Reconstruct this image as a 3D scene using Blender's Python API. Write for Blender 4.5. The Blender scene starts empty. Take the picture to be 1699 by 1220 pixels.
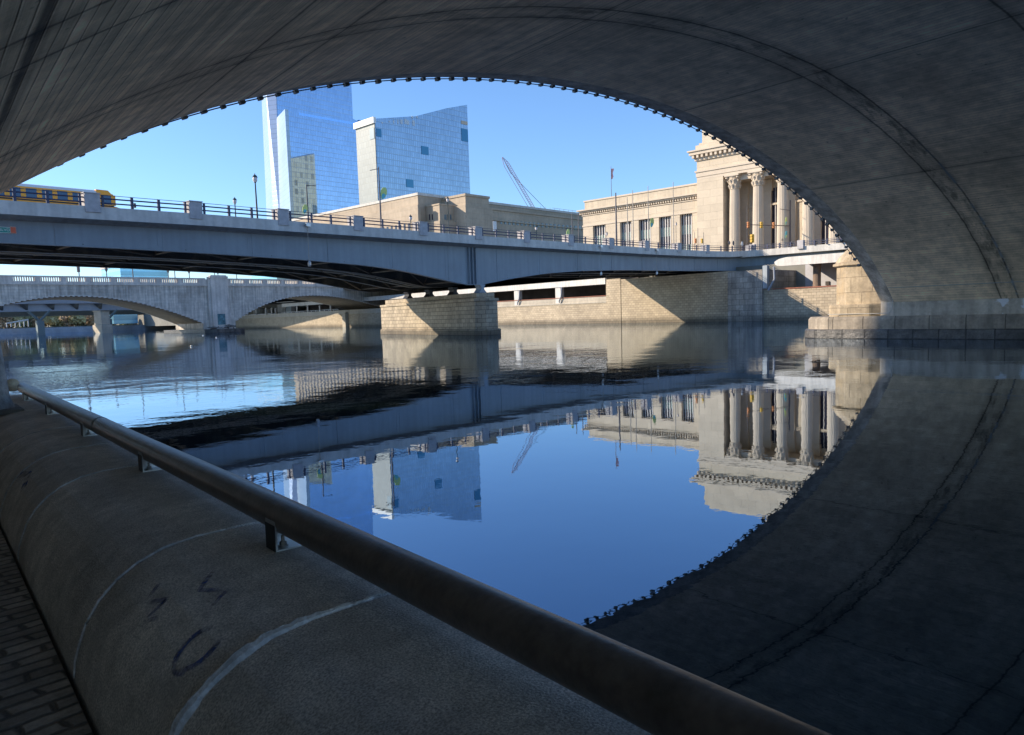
import bpy, bmesh, math, random
import numpy as np
from mathutils import Vector
random.seed(7)
R = math.radians
sc = bpy.context.scene
# ---------------------------------------------------------------- camera
F_, CX, CY, H = 1230., 849.5, 637., 2.1
YAW, PIT, ROL = R(43.5), R(5.3), R(1.75)
_fh = np.array([math.cos(YAW), math.sin(YAW), 0]); _r = np.array([math.sin(YAW), -math.cos(YAW), 0]); _u = np.array([0, 0, 1.])
_f = _fh*math.cos(PIT) - _u*math.sin(PIT); _up = _u*math.cos(PIT) + _fh*math.sin(PIT)
_rr = _r*math.cos(ROL) - _up*math.sin(ROL); _uu = _up*math.cos(ROL) + _r*math.sin(ROL)
CAM = np.array([0, 0, H])
cd = bpy.data.cameras.new('camera'); cam = bpy.data.objects.new('camera', cd); sc.collection.objects.link(cam)
cd.sensor_width = 36; cd.lens = F_/1699*36; cd.shift_y = (CY-610)/1699; cd.clip_start = .05; cd.clip_end = 6000
from mathutils import Matrix
cam.matrix_world = Matrix([[_rr[0], _uu[0], -_f[0], 0], [_rr[1], _uu[1], -_f[1], 0], [_rr[2], _uu[2], -_f[2], H], [0, 0, 0, 1]])
sc.camera = cam
# ---------------------------------------------------------------- light
SUN_PHI, SUN_EL = 40., 24.
world = bpy.data.worlds.new('World'); sc.world = world; world.use_nodes = True
nt = world.node_tree; sky = nt.nodes.new('ShaderNodeTexSky'); sky.sky_type = 'NISHITA'; sky.sun_disc = False
sky.sun_elevation = R(SUN_EL); sky.sun_rotation = R(-SUN_PHI); sky.air_density = 1.0; sky.dust_density = .2; sky.ozone_density = 4
bg = nt.nodes['Background']; vm = nt.nodes.new('ShaderNodeVectorMath'); vm.operation = 'MULTIPLY'; vm.inputs[1].default_value = (.675, .765, .885); nt.links.new(sky.outputs[0], vm.inputs[0]); nt.links.new(vm.outputs[0], bg.inputs[0]); bg.inputs[1].default_value = .13
sd = bpy.data.lights.new('sun', 'SUN'); sd.energy = 3.3; sd.angle = R(.5); sd.color = (1, .86, .68)
sun = bpy.data.objects.new('sun', sd); sc.collection.objects.link(sun)
sdir = Vector((-math.sin(R(SUN_PHI))*math.cos(R(SUN_EL)), math.cos(R(SUN_PHI))*math.cos(R(SUN_EL)), math.sin(R(SUN_EL))))
sun.rotation_euler = (-sdir).to_track_quat('-Z', 'Y').to_euler(); sun.location = (-60, 80, 90)
sc.view_settings.view_transform = 'Standard'; sc.view_settings.look = 'None'; sc.view_settings.exposure = 1.08; sc.view_settings.gamma = 1
sc.cycles.use_denoising = True; sc.cycles.max_bounces = 8; sc.cycles.diffuse_bounces = 4; sc.cycles.glossy_bounces = 5
sc.cycles.caustics_reflective = True; sc.cycles.blur_glossy = 3.0; sc.cycles.sample_clamp_indirect = 4.0

# ---------------------------------------------------------------- rays through the camera onto real planes
def ray(x, y): return _f + _rr*(x-CX)/F_ - _uu*(y-CY)/F_
def onp(x, y, n, c):
    d = ray(x, y); n = np.array(n, float); return CAM + d*((c-n@CAM)/(n@d))
def onX(x, y, X): return onp(x, y, (1, 0, 0), X)
def onY(x, y, Y): return onp(x, y, (0, 1, 0), Y)
def onZ(x, y, z=0): return onp(x, y, (0, 0, 1), z)
SA = R(-7.7)
A = np.array([math.cos(SA), math.sin(SA), 0]); B = np.array([-math.sin(SA), math.cos(SA), 0])
def onA(x, y, a): return onp(x, y, A, a)
def AB(a, b, z): return (a*A[0]+b*B[0], a*A[1]+b*B[1], z)
def ab(p): return float(p@A), float(p@B), float(p[2])
def XY(x, y, z): return (x, y, z)

# ---------------------------------------------------------------- mesh builder
class MB:
    def __init__(s): s.v = []; s.f = []; s.uv = {}
    def poly(s, pts, uv=None):
        n = len(s.v); s.v += [tuple(map(float, p)) for p in pts]; s.f.append(tuple(range(n, n+len(pts))))
        if uv: s.uv[len(s.f)-1] = uv
    def box(s, x0, x1, y0, y1, z0, z1, fr=XY):
        n = len(s.v)
        s.v += [fr(x, y, z) for z in (z0, z1) for x, y in ((x0, y0), (x1, y0), (x1, y1), (x0, y1))]
        s.f += [tuple(n+i for i in q) for q in ((0, 3, 2, 1), (4, 5, 6, 7), (0, 1, 5, 4), (1, 2, 6, 5), (2, 3, 7, 6), (3, 0, 4, 7))]
    def prism(s, pts, vec):
        n = len(s.v); k = len(pts); vec = np.array(vec, float)
        s.v += [tuple(map(float, p)) for p in pts] + [tuple(map(float, np.array(p)+vec)) for p in pts]
        s.f.append(tuple(range(n, n+k))); s.f.append(tuple(range(n+2*k-1, n+k-1, -1)))
        for i in range(k): j = (i+1) % k; s.f.append((n+i, n+j, n+k+j, n+k+i))
    def stack(s, rings):          # rings of equal length joined, ends capped
        n = len(s.v); k = len(rings[0])
        for r in rings: s.v += [tuple(map(float, p)) for p in r]
        for q in range(len(rings)-1):
            for i in range(k):
                j = (i+1) % k; o = n+q*k; s.f.append((o+i, o+j, o+k+j, o+k+i))
        s.f.append(tuple(range(n+k-1, n-1, -1))); o = n+(len(rings)-1)*k; s.f.append(tuple(range(o, o+k)))
    def tube(s, p0, p1, r0, r1=None, n=8): s.path([p0, p1], [r0, r0 if r1 is None else r1], n)
    def path(s, pts, r, n=8):
        P = [Vector(p) for p in pts]; rs = r if isinstance(r, (list, tuple)) else [r]*len(P); rings = []
        for i, p in enumerate(P):
            d = (P[min(i+1, len(P)-1)] - P[max(i-1, 0)]).normalized()
            h = Vector((0, 0, 1)) if abs(d.z) < .9 else Vector((1, 0, 0))
            a = d.cross(h).normalized(); b = d.cross(a)
            rings.append([p + (a*math.cos(2*math.pi*k/n) + b*math.sin(2*math.pi*k/n))*rs[i] for k in range(n)])
        s.stack(rings)
    def lathe(s, prof, c=(0, 0, 0), n=12):
        s.stack([[(c[0]+r*math.cos(2*math.pi*k/n), c[1]+r*math.sin(2*math.pi*k/n), c[2]+z) for k in range(n)] for r, z in prof])
WLOC = {}
def build(name, mb, m, parent=None, loc=None, smooth=False, bevel=0, recalc=True):
    V = np.array(mb.v)
    if loc is None: loc = ((V[:, 0].min()+V[:, 0].max())/2, (V[:, 1].min()+V[:, 1].max())/2, V[:, 2].min())
    me = bpy.data.meshes.new(name); me.from_pydata([tuple(p) for p in V-np.array(loc)], [], mb.f)
    bm = bmesh.new(); bm.from_mesh(me)
    if recalc: bmesh.ops.recalc_face_normals(bm, faces=bm.faces)
    bm.faces.ensure_lookup_table(); ul = bm.loops.layers.uv.new('UVMap'); L = Vector(loc)
    for i, f in enumerate(bm.faces):
        n = f.normal
        if i in mb.uv:
            m_ = dict(zip(mb.f[i], mb.uv[i]))
            for l in f.loops: l[ul].uv = m_[l.vert.index]
        elif abs(n.z) < .75:
            t = Vector((-n.y, n.x, 0)).normalized()
            if t.y < -0.35 or (abs(t.y) <= .35 and t.x < 0): t = -t
            for l in f.loops: p = l.vert.co+L; l[ul].uv = (p.dot(t), p.z)
        else:
            for l in f.loops: p = l.vert.co+L; l[ul].uv = (p.x, p.y)
        f.smooth = smooth
    bm.to_mesh(me); bm.free()
    if isinstance(m, (list, tuple)):
        for q in m: me.materials.append(q)
    else: me.materials.append(m)
    o = bpy.data.objects.new(name, me); sc.collection.objects.link(o); WLOC[o.name] = Vector(loc)
    o.location = loc
    if parent: o.parent = parent; o.location = Vector(loc)-WLOC[parent.name]
    if bevel:
        b = o.modifiers.new('bevel', 'BEVEL'); b.width = bevel; b.segments = 2; b.limit_method = 'ANGLE'
    if smooth:
        try:
            me.set_sharp_from_angle(angle=R(40))
        except Exception: pass
    return o
def tag(o, label=None, cat=None, group=None, kind=None):
    if label: o['label'] = label
    if cat: o['category'] = cat
    if group: o['group'] = group
    if kind: o['kind'] = kind
    return o
def thing(name, loc, label, cat, group=None):
    o = bpy.data.objects.new(name, None); sc.collection.objects.link(o); o.location = loc; o.empty_display_size = .3
    WLOC[o.name] = Vector(loc); return tag(o, label, cat, group)
def dup(root, loc, label=None, rz=0, scale=None):
    def cp(o, par):
        c = o.copy(); sc.collection.objects.link(c)
        if par: c.parent = par
        for ch in o.children: cp(ch, c)
        return c
    r = cp(root, None); r.location = loc; r.rotation_euler = (0, 0, rz); WLOC[r.name] = Vector(loc)
    if scale: r.scale = scale
    if label: r['label'] = label
    return r
def text(s, size, parent, M3, m, name='lettering'):
    c = bpy.data.curves.new('t', 'FONT'); c.body = s; c.size = size; c.align_x = 'CENTER'; c.align_y = 'CENTER'; c.extrude = .004
    t = bpy.data.objects.new('t', c); sc.collection.objects.link(t); bpy.context.view_layer.update()
    me = bpy.data.meshes.new_from_object(t.evaluated_get(bpy.context.evaluated_depsgraph_get())); bpy.data.objects.remove(t)
    me.name = name; me.materials.clear(); me.materials.append(m); o = bpy.data.objects.new(name, me); sc.collection.objects.link(o)
    o.parent = parent; o.matrix_local = M3; return o

# ---------------------------------------------------------------- materials
def mat(name, col, rough=.85, metal=0., var=.18, scale=.8, bump=.0, bscale=30., brick=None, streak=0., stain=None, ior=None, emit=None, alpha=None, band=None, fine=.0):
    """brick=(w,h,mortar_size,mortar_mul,variation)  streak: vertical drips  stain=(colour,amount,scale)  band=(z0,z1,mul)"""
    m = bpy.data.materials.new(name); m.use_nodes = True; N = m.node_tree.nodes; L = m.node_tree.links; p = N['Principled BSDF']
    p.inputs['Roughness'].default_value = rough; p.inputs['Metallic'].default_value = metal
    if ior: p.inputs['IOR'].default_value = ior
    geo = N.new('ShaderNodeNewGeometry'); pos = geo.outputs['Position']
    rgb = N.new('ShaderNodeRGB'); rgb.outputs[0].default_value = (*col, 1); cur = rgb.outputs[0]
    def noise(sc_, det=4, vec=pos, rgh=.55):
        n = N.new('ShaderNodeTexNoise'); n.inputs['Scale'].default_value = sc_; n.inputs['Detail'].default_value = det; n.inputs['Roughness'].default_value = rgh
        L.new(vec, n.inputs['Vector']); return n.outputs['Fac']
    def ramp(f, a, b, c0, c1):
        n = N.new('ShaderNodeMapRange'); n.inputs[1].default_value = a; n.inputs[2].default_value = b; n.inputs[3].default_value = c0; n.inputs[4].default_value = c1
        L.new(f, n.inputs[0]); return n.outputs[0]
    def mul(c, f):
        n = N.new('ShaderNodeVectorMath'); n.operation = 'SCALE'; L.new(c, n.inputs[0]); L.new(f, n.inputs['Scale']); return n.outputs[0]
    heights = []
    if brick:
        w, h, ms, mm, bv = brick; uvn = N.new('ShaderNodeUVMap'); uvn.uv_map = 'UVMap'
        bt = N.new('ShaderNodeTexBrick'); L.new(uvn.outputs[0], bt.inputs['Vector']); bt.inputs['Scale'].default_value = 1
        bt.inputs['Brick Width'].default_value = w; bt.inputs['Row Height'].default_value = h; bt.inputs['Mortar Size'].default_value = ms; bt.inputs['Mortar Smooth'].default_value = .3; bt.inputs['Bias'].default_value = 0; bt.offset = 0 if 'glass' in name else .5
        c = np.array(col); bt.inputs['Color1'].default_value = (*(c*(1-bv)), 1); bt.inputs['Color2'].default_value = (*np.minimum(c*(1+bv), 1), 1); bt.inputs['Mortar'].default_value = (*(c*mm), 1)
        cur = bt.outputs['Color']
        inv = N.new('ShaderNodeMath'); inv.operation = 'SUBTRACT'; inv.inputs[0].default_value = 1; L.new(bt.outputs['Fac'], inv.inputs[1]); heights.append((inv.outputs[0], .02))
    if var: cur = mul(cur, ramp(noise(scale, 5), .3, .7, 1-var, 1+var)); cur = mul(cur, ramp(noise(scale*7, 3), .3, .7, 1-var*.5, 1+var*.5))
    if fine: cur = mul(cur, ramp(noise(120, 2), .34, .66, 1-fine, 1+fine))
    if streak:
        mp = N.new('ShaderNodeMapping'); mp.inputs['Scale'].default_value = (1, 1, .06); L.new(pos, mp.inputs[0])
        cur = mul(cur, ramp(noise(2.2, 4, mp.outputs[0]), .38, .62, 1-streak, 1+streak*.35))
    if stain:
        mx = N.new('ShaderNodeMix'); mx.data_type = 'RGBA'; f = ramp(noise(stain[2], 5), .52, .68, 0, stain[1])
        L.new(f, mx.inputs[0]); L.new(cur, mx.inputs[6]); mx.inputs[7].default_value = (*stain[0], 1); cur = mx.outputs[2]
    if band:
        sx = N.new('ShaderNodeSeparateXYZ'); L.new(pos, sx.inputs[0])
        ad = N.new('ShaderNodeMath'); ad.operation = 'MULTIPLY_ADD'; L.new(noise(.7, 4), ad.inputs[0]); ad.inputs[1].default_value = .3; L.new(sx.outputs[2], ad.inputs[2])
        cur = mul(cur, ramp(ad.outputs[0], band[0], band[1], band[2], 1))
    L.new(cur, p.inputs['Base Color'])
    if bump: heights.append((noise(bscale, 6), bump))
    if heights:
        tot = None
        for h_, a in heights:
            k = N.new('ShaderNodeMath'); k.operation = 'MULTIPLY'; L.new(h_, k.inputs[0]); k.inputs[1].default_value = a
            if tot is None: tot = k.outputs[0]
            else:
                s_ = N.new('ShaderNodeMath'); L.new(tot, s_.inputs[0]); L.new(k.outputs[0], s_.inputs[1]); tot = s_.outputs[0]
        bn = N.new('ShaderNodeBump'); bn.inputs['Distance'].default_value = 1; L.new(tot, bn.inputs['Height']); L.new(bn.outputs[0], p.inputs['Normal'])
    if emit: p.inputs['Emission Color'].default_value = (*emit[:3], 1); p.inputs['Emission Strength'].default_value = emit[3]
    return m
M = {}
M['conc_lt'] = mat('pale_concrete', (.60, .565, .51), var=.12, scale=.5, streak=.12, bump=.003)
M['conc'] = mat('concrete', (.36, .34, .30), var=.2, scale=.4, streak=.15, bump=.004)
M['conc_dk'] = mat('weathered_concrete', (.2, .19, .17), var=.3, scale=1.2, streak=.25, bump=.006)
M['plinth'] = mat('plinth_concrete', (.46, .43, .42), var=.15, scale=3, bump=.003)
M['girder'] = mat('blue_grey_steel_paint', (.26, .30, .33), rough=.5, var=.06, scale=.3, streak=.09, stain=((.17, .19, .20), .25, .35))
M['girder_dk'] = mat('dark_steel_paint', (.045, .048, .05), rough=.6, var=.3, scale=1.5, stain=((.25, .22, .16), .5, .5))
M['rust_steel'] = mat('rusty_steel', (.12, .105, .085), rough=.8, var=.3, scale=3, stain=((.2, .09, .04), .5, 1.5))
M['pipe_lt'] = mat('galvanised_conduit', (.45, .42, .36), rough=.45, var=.1)
M['rail'] = mat('navy_rail_paint', (.045, .05, .095), rough=.45, var=.05)
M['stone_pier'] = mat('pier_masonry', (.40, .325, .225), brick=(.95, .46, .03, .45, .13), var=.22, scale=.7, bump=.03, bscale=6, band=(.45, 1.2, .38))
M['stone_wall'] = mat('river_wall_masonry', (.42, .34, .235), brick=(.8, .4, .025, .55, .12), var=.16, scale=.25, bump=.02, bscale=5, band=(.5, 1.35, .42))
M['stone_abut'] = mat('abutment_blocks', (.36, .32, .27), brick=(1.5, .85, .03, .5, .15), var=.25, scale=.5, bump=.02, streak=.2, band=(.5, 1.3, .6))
M['stone_beige'] = mat('smooth_beige_stone', (.44, .385, .30), var=.1, scale=.4, brick=(2.4, 1.1, .012, .75, .04), streak=.08)
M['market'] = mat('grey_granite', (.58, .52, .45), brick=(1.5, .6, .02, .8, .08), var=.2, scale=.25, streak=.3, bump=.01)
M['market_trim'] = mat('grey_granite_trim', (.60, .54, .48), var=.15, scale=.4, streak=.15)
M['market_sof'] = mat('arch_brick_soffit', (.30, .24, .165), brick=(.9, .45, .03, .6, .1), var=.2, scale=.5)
M['station'] = mat('limestone', (.56, .47, .355), brick=(3.2, 1.6, .02, .86, .05), var=.07, scale=.3)
M['station_trim'] = mat('limestone_trim', (.57, .48, .375), var=.06, scale=.5)
M['station_sh'] = mat('limestone_upper', (.52, .44, .33), var=.12, scale=.25, streak=.12)
M['post'] = mat('tan_limestone', (.44, .355, .26), var=.12, scale=.12, brick=(6, 1.9, .05, .9, .05), streak=.08)
M['post_n'] = M['post']
M['win_dark'] = mat('dark_window', (.03, .03, .05), rough=.15, var=0)
M['win_green'] = mat('green_spandrel', (.30, .40, .32), rough=.5, var=.08, scale=2)
M['mullion'] = mat('pale_mullion', (.55, .52, .5), rough=.6, var=0)
M['win_blue'] = mat('blue_window', (.16, .21, .23), rough=.3, metal=.2, var=0)
M['glass_blue'] = mat('blue_mirror_glass', (.35, .43, .54), rough=.03, metal=.92, var=.05, scale=.05, brick=(1.6, 3.9, .16, .72, .06))
M['glass_pale'] = mat('pale_glass_facet', (.36, .46, .56), rough=.35, metal=.3, var=.04, scale=.05, brick=(40, 3.9, .3, .85, .04))
M['glass_pale_shade'] = mat('shaded_glass_facet', (.27, .35, .50), rough=.35, metal=.3, var=.04, scale=.05, brick=(40, 3.9, .35, .8, .04))  # darker copy of the pale facet glass; shading put into its colour
M['glass_evo'] = mat('grey_blue_glass', (.34, .40, .46), rough=.12, metal=.75, var=.06, scale=.04, brick=(1.7, 4.0, .3, .74, .09))
M['glass_evo_e'] = mat('pale_green_grey_panels', (.25, .28, .27), rough=.5, metal=0, var=.06, scale=.06, brick=(3.0, 4.0, .25, .88, .06))
M['glass_void'] = mat('dark_teal_glass', (.06, .17, .24), rough=.1, metal=.6, var=0)
M['glass_teal'] = mat('teal_banded_glass', (.22, .45, .58), rough=.2, metal=.5, var=.03, scale=.05, brick=(300, 5.0, 1.2, 1.35, .05))
M['brick'] = mat('orange_brick', (.42, .24, .16), var=.08, scale=.2, brick=(.9, .3, .03, .8, .1))
M['pink_stone'] = mat('pinkish_stone', (.45, .33, .27), var=.08, scale=.2)
M['white'] = mat('white_paint', (.78, .77, .74), rough=.5, var=.04)
M['bus'] = mat('school_bus_paint', (1.0, .42, .02), rough=.35, var=.03)
M['black'] = mat('black_paint', (.02, .02, .022), rough=.5, var=0)
M['glass_bus'] = mat('bus_window', (.04, .07, .12), rough=.08, var=0, metal=.3)
M['lamp_green'] = mat('dark_green_lamp_paint', (.03, .055, .06), rough=.5, var=0)
M['lamp_globe'] = mat('frosted_globe', (.7, .62, .6), rough=.3, var=0)
M['pole'] = mat('weathered_pole', (.12, .11, .12), rough=.6, var=0)
M['pole_lt'] = mat('light_pole', (.42, .36, .29), rough=.6, var=0)
M['signal_y'] = mat('signal_yellow', (.65, .38, .03), rough=.5, var=.05)
M['signal_o'] = mat('signal_orange', (.50, .17, .04), rough=.5, var=.05)
M['banner_y'] = mat('lime_banner', (.55, .66, .22), rough=.7, var=.03)
M['banner_b'] = mat('teal_banner', (.12, .48, .55), rough=.7, var=.03)
M['sign_green'] = mat('sign_green', (.0, .30, .24), rough=.4, var=0)
M['sign_red'] = mat('sign_orange_red', (.75, .14, .06), rough=.4, var=0)
M['crane'] = mat('crane_red_white', (.42, .30, .36), rough=.5, var=0)
M['asphalt'] = mat('asphalt', (.05, .05, .05), var=.1)
M['ground'] = mat('city_ground', (.2, .19, .16), var=.2, scale=.05)
M['dark_int'] = mat('dark_interior_concrete', (.07, .06, .055), var=.3, scale=.4)  # very dark colour for the gallery roof slabs, back wall and openings
M['wall_wht'] = mat('whitewashed_wall', (.42, .41, .42), var=.1, scale=.4)
M['rustline'] = mat('red_brown_rail', (.25, .09, .05), rough=.8, var=.2, scale=2)
M['turret'] = mat('tan_granite', (.38, .30, .20), rough=.85, brick=(1.35, .95, .018, .65, .05), var=.28, scale=1.1, stain=((.50, .35, .18), .5, .8), streak=.2, bump=.01)  # warm tan granite with orange-brown blotches
M['tier'] = mat('granite_courses', (.30, .25, .19), rough=.75, brick=(1.9, 5, .03, .4, .12), var=.3, scale=1.0, bump=.02, bscale=8, streak=.2)
M['tier_dk'] = mat('wet_granite_course', (.085, .078, .07), rough=.45, brick=(1.4, 5, .04, .25, .3), var=.5, scale=1.6, bump=.06, bscale=5)
M['pierconc'] = None
M['shade_tower'] = mat('brown_brick', (.2, .13, .1), brick=(.6, .25, .02, .7, .1), var=.1)
M['leaf_a'] = mat('russet_leaves', (.46, .34, .21), var=.35, scale=.4)
M['leaf_b'] = mat('gold_leaves', (.60, .50, .24), var=.35, scale=.4)
M['leaf_c'] = mat('olive_leaves', (.36, .36, .19), var=.35, scale=.4)
M['bark'] = mat('bark', (.08, .06, .045), var=.2)
M['emb'] = mat('grey_embankment', (.36, .37, .39), var=.2, scale=.2)
M['steelgreen'] = mat('pale_green_steel', (.14, .18, .18), rough=.6, var=.08, scale=.2)
M['steelgrey'] = mat('grey_steel', (.26, .28, .31), rough=.6, var=.08, scale=.2)
M['silver'] = mat('galvanised_bracket', (.5, .5, .5), rough=.35, metal=.8, var=.1, scale=10)
M['brk_dark'] = mat('dark_bracket', (.02, .022, .025), rough=.5, var=.2, scale=10)
M['bolt'] = mat('steel_bolt', (.28, .26, .24), rough=.4, metal=.8, var=.2, scale=30)
M['iron_pipe'] = mat('brown_painted_pipe', (.12, .095, .082), rough=.32, var=.35, scale=5, stain=((.17, .14, .12), .5, 9), bump=.0015, bscale=40)
M['collar'] = mat('bluish_weld_collar', (.12, .17, .17), rough=.5, var=.2, scale=20)
M['mortar'] = mat('pale_mortar_bead', (.60, .57, .55), rough=.9, var=.4, scale=7, bump=.01, bscale=50)
M['post_st'] = mat('blue_grey_post', (.40, .41, .43), rough=.7, var=.4, scale=7, streak=.3)
M['tanball'] = mat('tan_stone', (.75, .66, .5), rough=.8, var=.25, scale=9, bump=.02)

# ---------- special node materials
def soffit_mat():
    m = bpy.data.materials.new('board_marked_concrete'); m.use_nodes = True; N = m.node_tree.nodes; L = m.node_tree.links; p = N['Principled BSDF']
    p.inputs['Roughness'].default_value = .9
    uvn = N.new('ShaderNodeUVMap'); uvn.uv_map = 'UVMap'; sp = N.new('ShaderNodeSeparateXYZ'); L.new(uvn.outputs[0], sp.inputs[0]); s_, b_ = sp.outputs[0], sp.outputs[1]
    def mth(op, a, b=None, c=None):
        n = N.new('ShaderNodeMath'); n.operation = op
        for i, q in enumerate((a, b, c)):
            if q is None: continue
            if isinstance(q, (int, float)): n.inputs[i].default_value = q
            else: L.new(q, n.inputs[i])
        return n.outputs[0]
    def mr(f, a, b, c, d):
        n = N.new('ShaderNodeMapRange'); L.new(f, n.inputs[0])
        for i, q in enumerate((a, b, c, d)): n.inputs[i+1].default_value = q
        return n.outputs[0]
    def nz(sx, sy, scl, det=5, rg=.6):
        mp = N.new('ShaderNodeMapping'); mp.inputs['Scale'].default_value = (sx, sy, 1); L.new(uvn.outputs[0], mp.inputs[0])
        n = N.new('ShaderNodeTexNoise'); n.inputs['Scale'].default_value = scl; n.inputs['Detail'].default_value = det; n.inputs['Roughness'].default_value = rg; L.new(mp.outputs[0], n.inputs['Vector']); return n.outputs['Fac']
    wob = mth('MULTIPLY', mth('SUBTRACT', nz(1, 1, .8, 4), .5), .12)
    # board lines run along the barrel: bands in s
    sw = mth('ADD', s_, mth('MULTIPLY', mth('SUBTRACT', nz(1, .5, .5, 3), .5), .10))
    boards = nz(4.6, .07, 1., 5, .62)                       # long thin streaks along the barrel
    fr = mth('FRACT', mth('MULTIPLY', sw, 1/.19)); bl = mr(mth('ABSOLUTE', mth('SUBTRACT', fr, .5)), .40, .5, 0, 1)
    big = nz(1, 1, .22, 4); mid = nz(1, 1, 1.4, 6, .65); fine = nz(1, 1, 22, 3); blotch = nz(.5, 1.6, 1.1, 6, .7)
    val = mth('MULTIPLY', mr(big, .3, .7, .74, 1.25), mr(mid, .3, .7, .70, 1.26))
    left = mr(s_, 8, 30, 1, .38); bo = mth('SUBTRACT', mr(boards, .34, .66, .66, 1.24), 1); val = mth('MULTIPLY', val, mth('ADD', 1, mth('MULTIPLY', bo, left)))
    pan = N.new('ShaderNodeTexBrick'); mpb = N.new('ShaderNodeMapping'); mpb.inputs['Rotation'].default_value = (0, 0, R(90)); L.new(uvn.outputs[0], mpb.inputs[0]); L.new(mpb.outputs[0], pan.inputs['Vector']); pan.inputs['Scale'].default_value = 1; pan.inputs['Brick Width'].default_value = 3.1; pan.inputs['Row Height'].default_value = .19; pan.inputs['Mortar Size'].default_value = .006; pan.inputs['Color1'].default_value = (.95, .95, .95, 1); pan.inputs['Color2'].default_value = (1.04, 1.04, 1.04, 1); pan.inputs['Mortar'].default_value = (.80, .80, .80, 1)
    pg_ = N.new('ShaderNodeRGBToBW'); L.new(pan.outputs['Color'], pg_.inputs[0]); val = mth('MULTIPLY', val, pg_.outputs[0]); val = mth('MULTIPLY', val, mr(fine, .3, .7, .93, 1.07))
    val = mth('MULTIPLY', val, mth('SUBTRACT', 1, mth('MULTIPLY', bl, mr(big, .35, .65, .08, .34))))
    def line(coord, c, w, dk, halo=.0, hw=.4):
        nonlocal val
        d = mth('ABSOLUTE', mth('SUBTRACT', mth('ADD', coord, wob), c))
        val = mth('MULTIPLY', val, mr(d, w*.4, w, dk, 1))
        if halo: val = mth('MULTIPLY', val, mth('SUBTRACT', 1, mth('MULTIPLY', mr(d, 0, hw, halo, 0), mr(mid, .44, .58, 0, 1))))
    bs = mth('ADD', b_, mth('MULTIPLY', s_, .030))           # joints run slightly skewed to the barrel
    for c, w, dk, ha in ((16.15, .05, .35, .5), (15.35, .055, .3, .6), (9.45, .05, .4, .5), (8.3, .05, .4, .5), (3.0, .06, .4, .5), (2.2, .06, .4, .5)): line(bs, c, w, dk, ha)
    for c, w, dk, ha in SLINES: line(s_, c, w, dk, ha, .25)
    d = mth('ABSOLUTE', mth('SUBTRACT', bs, 15.75)); dirt = mth('MULTIPLY', mr(d, .25, .7, 1, 0), mr(blotch, .49, .63, 0, .62))
    dirt = mth('MULTIPLY', dirt, mr(s_, 10, 22, .25, 1)); val = mth('MULTIPLY', val, mth('SUBTRACT', 1, dirt))
    sp2 = mr(nz(1, 1, 3.0, 2), .70, .74, 1, .55); val = mth('MULTIPLY', val, sp2)
    # white lime line low on the far side and lime leaching on the joints
    col = N.new('ShaderNodeVectorMath'); col.operation = 'SCALE'; col.inputs[0].default_value = (.88, .66, .425); L.new(val, col.inputs['Scale']); cur = col.outputs[0]
    def white(f, c=(.42, .44, .44)):
        nonlocal cur
        mx = N.new('ShaderNodeMix'); mx.data_type = 'RGBA'; L.new(f, mx.inputs[0]); L.new(cur, mx.inputs[6]); mx.inputs[7].default_value = (*c, 1); cur = mx.outputs[2]
    dl = mth('ABSOLUTE', mth('SUBTRACT', s_, WLINE)); white(mth('MULTIPLY', mr(dl, .015, .035, .8, 0), mr(mid, .35, .5, .2, 1)))
    dj = mth('ABSOLUTE', mth('SUBTRACT', mth('ADD', bs, wob), 15.35)); white(mth('MULTIPLY', mth('MULTIPLY', mr(dj, .02, .09, .7, 0), mr(mid, .42, .55, 0, 1)), mr(s_, SMAX-16, SMAX-8, 0, 1)))
    L.new(cur, p.inputs['Base Color'])
    hh = mth('ADD', mth('MULTIPLY', boards, .02), mth('ADD', mth('MULTIPLY', mid, .03), mth('MULTIPLY', bl, -.012)))
    bn = N.new('ShaderNodeBump'); bn.inputs['Distance'].default_value = 1; bn.inputs['Strength'].default_value = .9; L.new(hh, bn.inputs['Height']); L.new(bn.outputs[0], p.inputs['Normal'])
    return m

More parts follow.
